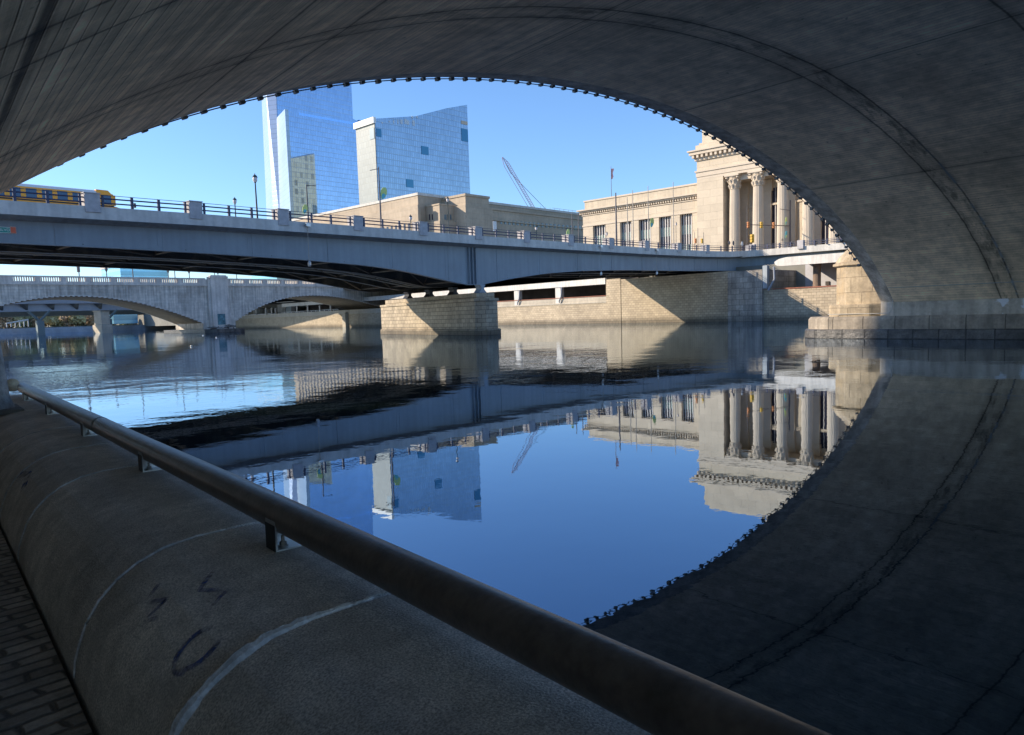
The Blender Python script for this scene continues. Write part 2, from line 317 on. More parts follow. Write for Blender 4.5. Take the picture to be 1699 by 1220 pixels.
def water_mat():
    m = bpy.data.materials.new('river_water'); m.use_nodes = True; N = m.node_tree.nodes; L = m.node_tree.links; p = N['Principled BSDF']
    p.inputs['Base Color'].default_value = (.005, .010, .008, 1); p.inputs['Roughness'].default_value = .012; p.inputs['IOR'].default_value = 1.85
    geo = N.new('ShaderNodeNewGeometry'); pos = geo.outputs['Position']
    def mth(op, a, b=None, c=None):
        n = N.new('ShaderNodeMath'); n.operation = op
        for i, q in enumerate((a, b, c)):
            if q is None: continue
            if isinstance(q, (int, float)): n.inputs[i].default_value = q
            else: L.new(q, n.inputs[i])
        return n.outputs[0]
    def mr(f, a, b, c, d):
        n = N.new('ShaderNodeMapRange'); L.new(f, n.inputs[0])
        for i, q in enumerate((a, b, c, d)): n.inputs[i+1].default_value = q
        return n.outputs[0]
    def nz(s, scl, det=2, rg=.5, rot=0):
        mp = N.new('ShaderNodeMapping'); mp.inputs['Scale'].default_value = s; mp.inputs['Rotation'].default_value = (0, 0, rot); L.new(pos, mp.inputs[0])
        n = N.new('ShaderNodeTexNoise'); n.inputs['Scale'].default_value = scl; n.inputs['Detail'].default_value = det; n.inputs['Roughness'].default_value = rg; L.new(mp.outputs[0], n.inputs['Vector']); return n.outputs['Fac']
    dot = N.new('ShaderNodeVectorMath'); dot.operation = 'DOT_PRODUCT'; L.new(pos, dot.inputs[0]); dot.inputs[1].default_value = (_fh[0], _fh[1], 0); dist = dot.outputs['Value']
    patch = mr(nz((1, 1, 1), .035, 3), .42, .58, 0, 1)
    area = mr(mth('ADD', dist, mth('MULTIPLY', patch, 8)), 16, 30, 0, 1)
    calm_far = mr(mth('ADD', dist, mth('MULTIPLY', patch, 25)), 48, 75, 1, .45)
    rip = mth('MULTIPLY', mth('MULTIPLY', area, calm_far), mr(patch, 0, 1, .35, 1))
    med = nz((1, 1, 1), .9, 3, .5); fine = nz((1, 1, 1), 3.2, 3, .6)
    h = mth('ADD', mth('MULTIPLY', med, .0018), mth('MULTIPLY', fine, .0004))
    h = mth('ADD', h, mth('MULTIPLY', rip, mth('ADD', mth('MULTIPLY', nz((1, 1, 1), 1.9, 3, .6), .0075), mth('ADD', mth('MULTIPLY', nz((1, 1, 1), .45, 2, .5), .016), mth('MULTIPLY', nz((1, 1, 1), .17, 2, .5), .035)))))
    bn = N.new('ShaderNodeBump'); bn.inputs['Distance'].default_value = 1; bn.inputs['Strength'].default_value = 1; L.new(h, bn.inputs['Height']); L.new(bn.outputs[0], p.inputs['Normal'])
    gl = N.new('ShaderNodeBsdfGlossy'); gl.inputs['Color'].default_value = (.40, .66, .97, 1); gl.inputs['Roughness'].default_value = .012; L.new(bn.outputs[0], gl.inputs['Normal'])
    mx = N.new('ShaderNodeMixShader'); mx.inputs[0].default_value = .24; L.new(p.outputs[0], mx.inputs[1]); L.new(gl.outputs[0], mx.inputs[2]); L.new(mx.outputs[0], N['Material Output'].inputs['Surface'])
    return m

# ================================================================ SETTING
w_ = MB(); w_.box(-400, 1500, -300, 2500, -3, 0)
g = build('water', w_, water_mat(), loc=(0, 0, 0)); tag(g, 'calm dark green river with slight ripples', 'river', kind='structure')
AW = 100.4
gb = MB(); gb.prism([AB(AW+9, -250, 2), AB(AW+9, 2200, 2), AB(2500, 2200, 2), AB(2500, -250, 2)], (0, 0, 7.0))
g = build('ground', gb, M['ground'], loc=(200, 0, 2)); tag(g, 'flat city ground on the far side of the river', 'ground', kind='structure')

# ================================================================ NEAR RAILWAY ARCH BRIDGE
SK = -.03
def bf(a): return 21.06 + SK*(a-45.75)
ap = [(-4.6, 1.0), (-1.5, 3.2)]
nn = B - A*SK; cc = 21.06-45.75*SK
for q in ((0, 311), (41, 295), (106, 263), (176, 235), (246, 209), (310, 190), (373, 174), (434, 160), (492, 150), (547, 142), (600, 137), (635, 132), (706, 129), (776, 128), (812, 129), (847, 132), (918, 141), (988, 155), (1059, 173), (1099, 188), (1140, 205), (1172, 220), (1200, 234), (1232, 255), (1260, 272), (1284, 290), (1316, 316), (1344, 340), (1372, 368), (1384, 379), (1408, 411), (1420, 426), (1440, 464), (1461, 498)):
    t = ab(onp(q[0], q[1], nn, cc)); ap.append((t[0], t[2]))
ap = np.array(ap); _co = np.polyfit(ap[:, 0], ap[:, 1], 7)
AL, AR = -4.2, 45.75
aa = np.linspace(AL, AR, 97); zz = np.polyval(_co, aa)
def zarch(a): return float(np.polyval(_co, a))
ss = np.concatenate([[0], np.cumsum(np.hypot(np.diff(aa), np.diff(zz)))]); SMAX = ss[-1]
def s_of_angle(deg):
    k = np.argmin(np.abs(np.degrees(np.arctan2(zz-H, aa)) - deg)+(aa < .3)*500); return float(ss[k])
SLINES = [(s_of_angle(70.3), .08, .25, .6), (s_of_angle(43.45), .05, .4, .5), (s_of_angle(39.3), .05, .4, .5), (s_of_angle(28.5), .035, .5, .3), (s_of_angle(27.5), .035, .5, .3), (s_of_angle(17.9), .04, .5, .4), (s_of_angle(9.5), .04, .5, .4)]
WLINE = s_of_angle(1.72)
M['soffit'] = soffit_mat()
rb = thing('railway_arch_bridge', AB(21, 21, 0), 'dark board-marked concrete arch bridge spanning overhead, framing the view', 'bridge')
def dch(a): return .10 + .27*abs((a-21)/24.7)**4
# soffit inner curve is the outer curve offset inward (down) by dch
ia = []; 
for i, a in enumerate(aa):
    sl = np.polyval(np.polyder(_co), a); n = np.array([sl, -1])/math.hypot(sl, 1); ia.append((a+n[0]*dch(a)*(1 if a > 21 else 1), zz[i]+n[1]*dch(a)))
sb = MB(); RW = 1.0
bs_ = [-5, -2.5, 0, 3, 6, 9, 12, 15, 17, 19]
for i in range(len(aa)-1):
    (a0, z0), (a1, z1) = ia[i], ia[i+1]; B0 = bs_+[bf(a0)-RW]; B1 = bs_+[bf(a1)-RW]
    for k in range(len(B0)-1):
        sb.poly([AB(a0, B0[k], z0), AB(a1, B1[k], z1), AB(a1, B1[k+1], z1), AB(a0, B0[k+1], z0)], [(ss[i], B0[k]), (ss[i+1], B1[k]), (ss[i+1], B1[k+1]), (ss[i], B0[k+1])])
build('arch_soffit', sb, M['soffit'], rb, recalc=False)
cb = MB()
for i in range(len(aa)-1):
    (a0, z0), (a1, z1) = ia[i], ia[i+1]
    cb.poly([AB(a0, bf(a0)-RW, z0), AB(a1, bf(a1)-RW, z1), AB(aa[i+1], bf(aa[i+1]), zz[i+1]), AB(aa[i], bf(aa[i]), zz[i])])
M['ring'] = mat('arch_ring_concrete', (.46, .40, .32), var=.35, scale=1.5, streak=.3, bump=.01)
build('arch_ring', cb, M['ring'], rb, recalc=False)
def spandrel(bfun, thick, sgn):
    s = MB(); top = 16.2
    for i in range(len(aa)-1):
        a0, a1 = aa[i], aa[i+1]
        P = [AB(a0, bfun(a0), zz[i]+(0 if sgn > 0 else 0)), AB(a1, bfun(a1), zz[i+1]), AB(a1, bfun(a1), top), AB(a0, bfun(a0), top)]
        s.prism(P, tuple(-B*thick*sgn))
    return s
# spandrel walls: kept above the soffit sheet by starting a little higher
zz_keep = zz.copy(); zz = zz+.02
build('spandrel_wall', spandrel(lambda a: bf(a), .7, 1), M['conc'], rb)
zz = zz_keep
dk = MB(); dk.box(-40, 60, -5, 20.2, 13.2, 14.6, AB); build('deck', dk, M['conc'], rb)
dk = MB(); dk.box(-40, 60, -5.6, -5.0, 13.2, 16.2, AB); build('parapet', dk, M['conc'], rb)
# near abutment on the camera's bank
ea = MB(); ea.box(-40, -4.25, -5, 20.0, -1, 13.1, AB); build('abutment', ea, M['conc'], rb)
# blocks along the arch edge
L_ = 0; nxt = .3; teeth = []
for i in range(len(aa)-1):
    seg = ss[i+1]-ss[i]
    while nxt < ss[i+1]:
        t = (nxt-ss[i])/seg; a = aa[i]+t*(aa[i+1]-aa[i]); z = zz[i]+t*(zz[i+1]-zz[i]); sl = (zz[i+1]-zz[i])/(aa[i+1]-aa[i])
        if a < 43.5: teeth.append((a, z, sl))
        nxt += .585
for a, z, sl in teeth:
    z += random.uniform(-.008, .008)
    t = np.array([1, sl])/math.hypot(1, sl); n = np.array([t[1], -t[0]]); b = bf(a); mb = MB(); w, h = random.uniform(.06, .08), random.uniform(.065, .095)
    P = [(a-t[0]*w-n[0]*.02, z-t[1]*w-n[1]*.02), (a+t[0]*w-n[0]*.02, z+t[1]*w-n[1]*.02), (a+t[0]*w+n[0]*h, z+t[1]*w+n[1]*h), (a-t[0]*w+n[0]*h, z-t[1]*w+n[1]*h)]
    mb.prism([AB(p[0], b+.01, p[1]) for p in P], tuple(B*.16)); build('edge_block', mb, M['conc_dk'], rb)
cu = MB(); cu.path([AB(a, bf(a)+.1, zarch(a)-.03) for a in np.linspace(0, 43, 60)], .018, 5); build('edge_cable', cu, M['black'], rb)
# far pier
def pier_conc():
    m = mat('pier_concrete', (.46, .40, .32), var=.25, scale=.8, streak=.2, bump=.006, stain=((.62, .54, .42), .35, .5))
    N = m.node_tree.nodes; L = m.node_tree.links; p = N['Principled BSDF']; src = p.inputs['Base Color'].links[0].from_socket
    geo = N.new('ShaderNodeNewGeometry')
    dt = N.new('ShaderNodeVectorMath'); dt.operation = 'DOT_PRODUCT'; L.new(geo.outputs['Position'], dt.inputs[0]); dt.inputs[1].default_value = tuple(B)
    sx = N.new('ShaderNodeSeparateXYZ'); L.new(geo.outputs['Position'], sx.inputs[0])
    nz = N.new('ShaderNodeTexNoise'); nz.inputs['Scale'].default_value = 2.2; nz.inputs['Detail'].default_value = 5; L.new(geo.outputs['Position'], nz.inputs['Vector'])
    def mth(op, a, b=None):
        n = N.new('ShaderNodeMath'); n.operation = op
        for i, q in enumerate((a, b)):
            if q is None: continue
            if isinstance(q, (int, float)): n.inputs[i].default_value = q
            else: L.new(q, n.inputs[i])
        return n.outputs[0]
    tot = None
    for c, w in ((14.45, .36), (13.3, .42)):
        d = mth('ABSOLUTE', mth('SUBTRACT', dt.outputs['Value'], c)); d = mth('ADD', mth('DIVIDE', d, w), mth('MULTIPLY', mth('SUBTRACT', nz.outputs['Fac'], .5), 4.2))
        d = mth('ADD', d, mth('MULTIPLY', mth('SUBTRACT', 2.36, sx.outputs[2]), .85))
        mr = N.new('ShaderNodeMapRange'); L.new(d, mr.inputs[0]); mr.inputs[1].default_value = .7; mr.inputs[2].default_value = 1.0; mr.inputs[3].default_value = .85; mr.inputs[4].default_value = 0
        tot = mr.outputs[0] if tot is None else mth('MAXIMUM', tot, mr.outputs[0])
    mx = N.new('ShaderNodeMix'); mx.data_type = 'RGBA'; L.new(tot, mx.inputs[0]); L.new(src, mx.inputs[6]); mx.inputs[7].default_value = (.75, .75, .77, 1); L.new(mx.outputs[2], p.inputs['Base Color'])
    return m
PF = 45.3
b1 = bf(PF)
pb = MB(); pb.prism([AB(PF, -5, 1.36), AB(PF, b1-RW, 1.36), AB(PF+.45, b1-.02, 1.36), AB(53, b1-.02, 1.36), AB(53, -5, 1.36)], (0, 0, 1.0)); 
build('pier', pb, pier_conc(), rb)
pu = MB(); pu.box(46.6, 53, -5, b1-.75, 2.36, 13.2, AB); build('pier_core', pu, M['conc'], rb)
ps_ = MB(); ps_.prism([AB(45.75, b1-.02, 2.2), AB(53, b1-.02, 2.2), AB(60, b1-.3, 2.2), AB(60, b1-.3, 16.2), AB(45.75, b1-.02, 16.2)], tuple(-B*.7)); build('spandrel_wall', ps_, M['conc'], rb)
def nose(a0, bn, rad_b, z0, z1, n=14, back=53.5, bev=.1):
    ca = (a0+back)/2; ra = (back-a0)/2
    out = []
    for k in range(n+1):
        th = math.pi - math.pi*k/n; out.append((ca+ra*math.cos(th)*1.0, bn+rad_b*math.sin(th)**.8))
    P = [(a0, -5)]+out+[(back, -5)]
    return P
t1 = MB(); P = nose(45.1, 24.1, 2.9, 0, 0); t1.stack([[AB(a, b, z) for a, b in P] for z in (-1.5, .5)] + [[AB(a+(.06 if a < 50 else -.06), b-(.06 if b > 24 else 0), .58) for a, b in P]])
build('pier_footing', t1, M['tier_dk'], rb)
t2 = MB(); P = nose(45.18, 24.0, 2.75, 0, 0, back=53.4); t2.stack([[AB(a, b, z) for a, b in P] for z in (.585, 1.2)] + [[AB(a+(.07 if a < 50 else -.07), b-(.12 if b > 24 else 0), 1.36) for a, b in P]])
build('pier_footing', t2, M['tier'], rb)
def turret_poly(o=0): return [(45.85-o, 21.08), (45.85-o, 23.25+o*.5), (46.75-o*.5, 24.35+o), (48.6, 24.75+o), (50.6, 24.35+o), (51.5+o, 23.2+o), (51.5+o, 21.08)]
TB = lambda o: [(45.78, 21.08), (45.85-o, 21.62)]+turret_poly(o)[1:]
t3 = MB(); t3.stack([[AB(a, b, z) for a, b in TB(.38)] for z in (1.36, 2.05)] + [[AB(a, b, 2.12) for a, b in TB(.3)]]); build('turret_base', t3, M['turret'], rb)
t4 = MB(); t4.stack([[AB(a, b, z) for a, b in turret_poly()] for z in (2.12, 4.5)]); build('turret', t4, M['turret'], rb)
t5 = MB(); rings = []
for o, z in ((.06, 4.5), (.22, 4.56), (.22, 4.70), (.08, 4.76), (-.10, 5.12), (-.42, 5.45), (-.45, 5.50), (-.85, 5.85), (-1.4, 6.15), (-1.9, 6.3)):
    P = turret_poly(); c = np.array([48.7, 22.0]); k = 1+o/2.85; rings.append([AB(c[0]+(a-c[0])*k, (c[1]+(b-c[1])*k if b > 21.5 else 21.08), z) for a, b in P])
t5.stack(rings); build('turret_cap', t5, M['turret'], rb)
cn = MB(); cn.path([AB(45.4, 24.2, 1.52), AB(45.42, 22.5, 1.52), AB(45.5, 21.4, 1.52), AB(45.2, b1-RW+.25, 1.53), AB(45.2, b1-RW+.05, 1.75), AB(45.2, b1-RW+.02, 2.3)], .028, 6); build('conduit', cn, M['pipe_lt'], rb)
# ================================================================ NEAR BANK: path, parapet, pipe rail
PZ = .42
pave = mat('stone_setts', (.34, .285, .24), rough=.85, brick=(.30, .105, .020, .35, .2), var=.35, scale=4, bump=.02, bscale=30, fine=.12)
pg = MB(); pg.box(-4.2, .45, -14, 40, -1, PZ, AB); o = build('path', pg, pave); tag(o, 'dark setts paving the riverside path', 'path', kind='structure')
N = pave.node_tree.nodes; L = pave.node_tree.links; bt_ = [n for n in N if n.type == 'TEX_BRICK'][0]; src = bt_.inputs['Vector'].links[0].from_socket
nn_ = N.new('ShaderNodeTexNoise'); nn_.inputs['Scale'].default_value = 5; nn_.inputs['Detail'].default_value = 3; L.new(src, nn_.inputs['Vector']); va = N.new('ShaderNodeVectorMath'); va.operation = 'MULTIPLY_ADD'; L.new(nn_.outputs['Color'], va.inputs[0]); va.inputs[1].default_value = (.09, .05, 0); L.new(src, va.inputs[2]); L.new(va.outputs[0], bt_.inputs['Vector']); bt_.inputs['Mortar Smooth'].default_value = .8
pw = thing('river_parapet', AB(1, 6, 0), 'long rounded concrete kerb wall at the river edge, below the pipe rail', 'parapet')
prof = [(.47, .2), (.475, .42), (.485, .5), (.51, .58), (.55, .68), (.61, .77), (.69, .85), (.79, .915), (.92, .965), (1.08, .99), (1.35, 1.0), (1.6, .99), (1.62, .9), (1.62, -1), (.47, -1)]
def grit(name='gritty_kerb_concrete', stains=True):
    m = mat(name, (.56, .50, .445), rough=.88, var=.3, scale=1.3, bump=.005, bscale=110, fine=.38, stain=((.36, .32, .28), .45, 2.2))
    return m
M['kerb'] = grit()
joints = [-2.2, .9, 2.59, 4.04, 6.45, 7.9, 9.6, 12.9, 15.2]
for b0, b1_ in zip(joints[:-1], joints[1:]):
    s = MB(); s.prism([AB(a, b0+.012, z) for a, z in prof], tuple(B*(b1_-b0-.024))); build('coping_section', s, M['kerb'], pw, smooth=False, bevel=.012)
M['joint_dim'] = mat('worn_mortar', (.46, .45, .44), rough=.9, var=.4, scale=9, bump=.01, bscale=50)
rj = random.Random(3)
for b0, wd, m_ in ((2.59, .026, 'mortar'), (4.04, .0085, 'mortar'), (6.45, .009, 'joint_dim'), (7.9, .008, 'joint_dim'), (9.6, .007, 'joint_dim')):
    q = prof[1:11]; d = [0]
    for i in range(1, len(q)): d.append(d[-1]+math.hypot(q[i][0]-q[i-1][0], q[i][1]-q[i-1][1]))
    pts, rad = [], []
    for t in np.linspace(0, d[-1]*(.99 if wd > .02 else .9), 46):
        a, z = np.interp(t, d, [p[0] for p in q]), np.interp(t, d, [p[1] for p in q]); u = t/d[-1]
        pts.append(AB(a, b0+rj.uniform(-1, 1)*wd*.16, z-wd*.25)); rad.append(wd*(.55+.6*math.sin(math.pi*min(1, u*1.05+.02)))*rj.uniform(.8, 1.2))
    s = MB(); s.path(pts, rad, 8); build('mortar_joint', s, M[m_], pw, smooth=True)
# faded blue spray paint marks on the kerb (thin skins following the profile)
gm = mat('faded_blue_paint', (.05, .09, .32), rough=.8, var=.5, scale=6)
N = gm.node_tree.nodes; L = gm.node_tree.links; n_ = N.new('ShaderNodeTexNoise'); n_.inputs['Scale'].default_value = 14; n_.inputs['Detail'].default_value = 6; g_ = N.new('ShaderNodeNewGeometry'); L.new(g_.outputs['Position'], n_.inputs['Vector'])
r_ = N.new('ShaderNodeMapRange'); L.new(n_.outputs['Fac'], r_.inputs[0]); r_.inputs[1].default_value = .38; r_.inputs[2].default_value = .66; r_.inputs[3].default_value = 0; r_.inputs[4].default_value = .75; L.new(r_.outputs[0], N['Principled BSDF'].inputs['Alpha'])
def prof_pt(u, off=.004):
    q = prof[1:11]; d = [0]
    for i in range(1, len(q)): d.append(d[-1]+math.hypot(q[i][0]-q[i-1][0], q[i][1]-q[i-1][1]))
    x = u*d[-1]
    a = np.interp(x, d, [p[0] for p in q]); z = np.interp(x, d, [p[1] for p in q]); a2 = np.interp(x+.01, d, [p[0] for p in q]); z2 = np.interp(x+.01, d, [p[1] for p in q])
    t = np.array([a2-a, z2-z]); t /= max(np.linalg.norm(t), 1e-6); return a-t[1]*off, z+t[0]*off
def stroke(pts, w):
    s = MB(); fine = []
    for (u0, b0), (u1, b1q) in zip(pts[:-1], pts[1:]):
        for k in range(6): t = k/6; fine.append((u0+(u1-u0)*t, b0+(b1q-b0)*t))
    fine.append(pts[-1])
    for (p, q) in zip(fine[:-1], fine[1:]):
        d = np.array([(q[0]-p[0])*.95, q[1]-p[1]]); d /= max(np.linalg.norm(d), 1e-6); n = np.array([-d[1], d[0]])*w
        c = []
        for (u, b), sg in ((p, 1), (p, -1), (q, -1), (q, 1)):
            a, z = prof_pt(min(max(u+n[0]*sg, 0), 1)); c.append(AB(a, b+n[1]*sg, z))
        s.poly(c)
    return s
ring_ = [(.47+.085*math.cos(t), 2.86+.10*math.sin(t)) for t in np.linspace(.6, 5.6, 12)]
build('spray_paint_mark', stroke(ring_, .016), gm, pw)
build('spray_paint_mark', stroke([(.52, 3.62), (.44, 3.55), (.50, 3.42), (.40, 3.40), (.46, 3.3)], .013), gm, pw)
build('spray_paint_mark', stroke([(.70, 3.45), (.60, 3.30), (.66, 3.15), (.55, 3.05)], .011), gm, pw)
build('spray_paint_mark', stroke([(.33, 7.3), (.42, 7.6), (.36, 7.9)], .03), gm, pw)
PA, PZc, PR = 1.36, 1.148, .084
pr_ = thing('pipe_rail', AB(PA, 6, 1.0), 'long dark brown steel pipe rail on low brackets along the kerb wall', 'pipe rail')
s = MB(); s.path([AB(PA, b, PZc+.002*math.sin(b*1.7)) for b in np.linspace(-2.5, 14.6, 44)], PR, 40); build('pipe', s, M['iron_pipe'], pr_, smooth=True)
s = MB(); s.path([AB(PA, 8.05, PZc), AB(PA, 8.12, PZc)], PR+.003, 40); build('pipe_collar', s, M['collar'], pr_, smooth=True)
for b0 in (-1.8, .85, 3.50, 6.14, 8.64, 11.25, 13.8):
    s = MB(); zb = 1.0
    # outer leg (dark) facing the path, thin foot plate towards the river
    s.box(PA-.085, PA-.077, b0-.07, b0+.05, zb, PZc, AB); s.box(PA-.077, PA+.07, b0-.07, b0+.05, zb, zb+.008, AB); s.box(PA-.077, PA+.07, b0+.044, b0+.05, zb+.008, PZc-.02, AB)
    br = build('bracket', s, M['silver'], pr_)
    d = MB(); d.box(PA-.0885, PA-.0852, b0-.07, b0+.05, zb, PZc-.02, AB); build('bracket_face', d, M['brk_dark'], br)
    d = MB(); c = AB(PA-.03, b0-.02, 0); d.path([(c[0], c[1], zb+.008), (c[0], c[1], zb+.014)], .024, 12); d.path([(c[0], c[1], zb+.014), (c[0], c[1], zb+.032)], .017, 6); d.path([(c[0], c[1], zb+.03), (c[0], c[1], zb+.062)], .009, 8); build('bolt', d, M['bolt'], br)
# post and stone at the far end of the kerb
pp = thing('concrete_post', AB(.72, 12.6, .95), 'blue-grey tapering concrete post at the left edge, at the end of the kerb', 'post')
s = MB(); c = AB(.71, 12.6, .97); s.lathe([(.36, 0), (.34, .10), (.30, .2), (.275, .6), (.25, 1.0), (.20, 1.28), (.15, 1.38), (.06, 1.43)], c, 18); build('post_shaft', s, M['post_st'], pp, smooth=True)
s = MB(); s.box(.2, 1.12, 12.1, 13.1, .96, 1.02, AB); build('base_slab', s, M['conc_dk'], pp, bevel=.01)
s = MB(); q = onp(21, 640, B, 14.9); c = (q[0], q[1], q[2]-.10); s.lathe([(.03, 0), (.07, .02), (.098, .06), (.105, .11), (.095, .16), (.065, .2), (.02, .215)], c, 18)
o = build('round_stone', s, M['tanball'], smooth=True); tag(o, 'round tan stone ball beside the post where the pipe rail ends', 'stone')
# unseen block added on the near bank, out of frame, to shade the near pier
eb = thing('added_shade_tower', AB(-75, 100, 0), 'unseen tall brown block added on the near bank to shade the near pier', 'tower')
s = MB(); s.box(-92, -60, 108.8, 117.4, -.5, 88, AB); build('wall', s, M['shade_tower'], eb)
for k in range(12):
    s = MB(); s.box(-60.02, -59.85, 109.5, 115.5, 6+k*6.6, 9+k*6.6, AB); build('window_band', s, M['win_dark'], eb)
s = MB(); s.box(-92.4, -59.6, 108.6, 117.5, 88, 89, AB); build('roof', s, M['conc'], eb)
gb = MB(); gb.prism([AB(-400, 13.1, -1), AB(1.6, 13.1, -1), AB(1.6, 1200, -1), AB(-400, 1200, -1)], (0, 0, 1.3)); g = build('bank_ground', gb, mat('pale_paving', (.56, .50, .42), var=.1, scale=.3)); tag(g, 'low ground of the near river bank', 'ground', kind='structure')
# ================================================================ BLUE-GREY GIRDER ROAD BRIDGE
YJ = 58.0
gbr = thing('girder_bridge', (56, 68, 0), 'long blue-grey steel girder road bridge with pale parapet across the view', 'bridge')
ZT = lambda X: float(np.interp(X, [-60, 13, 27, 57, 76, 90, 106, 114, 121], [10.55, 10.6, 10.72, 10.7, 10.78, 10.88, 11.1, 11.35, 11.8]))
hb = [(-60, 5.4), (-50, 6.3), (-30, 7.5), (0, 7.98), (13, 8.0), (20, 7.95), (27, 7.85), (36, 7.6), (42, 7.32), (45.5, 7.05), (48.5, 6.65), (52, 6.1), (55, 5.62), (56.6, 5.5), (58.2, 5.62), (60.5, 6.0), (63, 6.35), (69, 7.05), (76, 7.5), (85, 7.8), (95, 7.95), (104, 8.1), (121, 8.5)]
def ZB(X): return float(np.interp(X, [q[0] for q in hb], [q[1] for q in hb]))
XS = [-60+2*i for i in range(91)]; XS = [x for x in XS if x <= 120]
def strip(y0, y1, zlo, zhi, xs=XS):
    s = MB(); s.stack([[(x, y0, zlo(x)), (x, y1, zlo(x)), (x, y1, zhi(x)), (x, y0, zhi(x))] for x in xs]); return s
# parapets
for y0, y1, nm in ((YJ, YJ+.35, 'parapet'), (78.65, 79.0, 'parapet')):
    sg = 1 if y0 == YJ else -1
    build(nm, strip(y0, y1, lambda x: ZT(x)-.50, lambda x: ZT(x)), M['conc_lt'], gbr)
    yo = y0-.05 if sg > 0 else y0+.03
    build('fascia', strip(yo, yo+.38, lambda x: ZT(x)-.90, lambda x: ZT(x)-.50), M['conc_lt'], gbr)
# overhang soffit + deck
s = MB(); s.stack([[(x, YJ+.33, ZT(x)-.9), (x, 59.2, ZT(x)-1.12), (x, 77.8, ZT(x)-1.12), (x, 78.67, ZT(x)-.9), (x, 78.67, ZT(x)-.62), (x, YJ+.33, ZT(x)-.62)] for x in XS]); build('deck', s, M['conc'], gbr)
GY = (59.3, 65.4, 71.5, 77.6)
for k, y in enumerate(GY):
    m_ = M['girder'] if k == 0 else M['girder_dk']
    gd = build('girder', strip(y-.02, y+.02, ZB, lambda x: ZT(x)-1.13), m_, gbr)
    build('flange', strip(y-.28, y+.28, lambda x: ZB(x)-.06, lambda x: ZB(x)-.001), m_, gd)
    if k == 0:
        for x in list(np.arange(-57, 120, 7.35)):
            if abs(x-56.6) < 2: continue
            t = MB(); t.box(x-.06, x+.06, y-.055, y-.0205, ZB(x)+.01, ZT(x)-1.15); t.box(x-.45, x+.45, y-.034, y-.0202, ZB(x)+.3, ZT(x)-1.3) if int(x) % 2 else None; build('stiffener', t, M['girder'], gd)
        for x in (56.1, 56.6, 57.1):
            t = MB(); t.box(x-.03, x+.03, y-.28, y-.021, ZB(x)+.01, ZT(x)-1.15); build('stiffener', t, M['girder'], gd)
# cross frames and lateral bracing between the girders
for i, x in enumerate(np.arange(-48, 119, 7.35)):
    zb = ZB(x); s = MB()
    for y0, y1 in zip(GY[:-1], GY[1:]):
        s.tube((x, y0, zb+.25), (x, y1, zb+.25), .09, n=4); s.tube((x, y0, zb+.3), (x, (y0+y1)/2, ZT(x)-1.4), .07, n=4); s.tube((x, y1, zb+.3), (x, (y0+y1)/2, ZT(x)-1.4), .07, n=4); s.tube((x, y0, ZT(x)-1.4), (x, y1, ZT(x)-1.4), .09, n=4)
    build('cross_frame', s, M['rust_steel'], gbr)
    s = MB(); x2 = x+7.35; z2 = ZB(min(x2, 120))
    for y0, y1 in zip(GY[:-1], GY[1:]): s.tube((x, y0, zb+.12), (x2, y1, z2+.12), .08, n=4)
    build('lateral_brace', s, M['rust_steel'], gbr)
for y, dz in ((67.0, .35), (68.1, .3)):
    s = MB(); s.path([(x, y, ZB(x)+dz-.25) for x in np.arange(-50, 121, 3)], .075, 6); build('utility_pipe', s, M['pipe_lt'], gbr)
# railing
def railing(y, xs_pl, yoff):
    for dz, r in ((.86, .022), (.62, .055), (.30, .055)):
        s = MB(); s.path([(x, y, ZT(x)+dz) for x in np.arange(-30, 121.1, 3)], r, 6); build('rail', s, M['rail'], gbr)
px_pl = [158, 328, 472, 595.5, 703, 794, 874, 947, 1014, 1073, 1127, 1174, 1248]
XP = [float(onY(x, 395, YJ)[0]) for x in px_pl]; XP = [XP[0]-14.8, XP[0]-7.4]+XP
railing(YJ+.17, XP, 0)
for x in XP:
    s = MB(); zt = ZT(x); s.box(x-.5, x+.5, YJ-.09, YJ+1.0, zt-.42, zt+.88); s.box(x-.55, x+.55, YJ-.14, YJ+1.05, zt+.88, zt+.96); build('plinth', s, M['plinth'], gbr, bevel=.02)
for x0, x1 in zip(XP[:-1], XP[1:]):
    n = 3
    for k, fx in enumerate((.10, .37, .63, .90) if x1-x0 < 12 else (.05, .3, .55, .8, .95)):
        if 0.2 < fx < .8 or fx > .85 or True:
            x = x0+(x1-x0)*fx; zt = ZT(x); s = MB(); w = .09 if .2 < fx < .8 else .07
            s.box(x-w, x+w, YJ+.10, YJ+.24, zt, zt+.84); build('rail_post', s, M['rail'], gbr)
for dz, r in ((.9, .03), (.6, .05), (.3, .05)):
    s = MB(); s.path([(x, 78.8, ZT(x)+dz) for x in np.arange(-30, 121.1, 3)], r, 5); build('rail', s, M['rail'], gbr)
for x in np.arange(-20, 120, 8.1):
    s = MB(); zt = ZT(x); s.box(x-.5, x+.5, 78.4, 79.1, zt-.3, zt+.95); build('plinth', s, M['plinth'], gbr)
# road surface on it
s = strip(58.4, 78.6, lambda x: ZT(x)-.62, lambda x: ZT(x)-.56); o = build('road', s, M['asphalt'], gbr)
# fender lights hanging from the parapet
for px_, yb in ((511, 437), (996, 453), (1089, 456)):
    p = onY(px_, 400, YJ-.12); x = float(p[0]); zt = ZT(x)
    s = MB(); s.tube((x, YJ-.15, ZB(x)-.35), (x, YJ-.15, zt-.3), .025, n=5); o = build('hanging_light', s, M['pole_lt'], gbr)
    s = MB(); s.box(x-.22, x+.22, YJ-.35, YJ-.10, zt-.4, zt-.12); build('light_bracket', s, M['silver'], o); s = MB(); s.lathe([(.1, 0), (.16, .12), (.16, .35), (.08, .5)], (x, YJ-.15, ZB(x)-.75), 8); build('lantern', s, M['silver'], o)
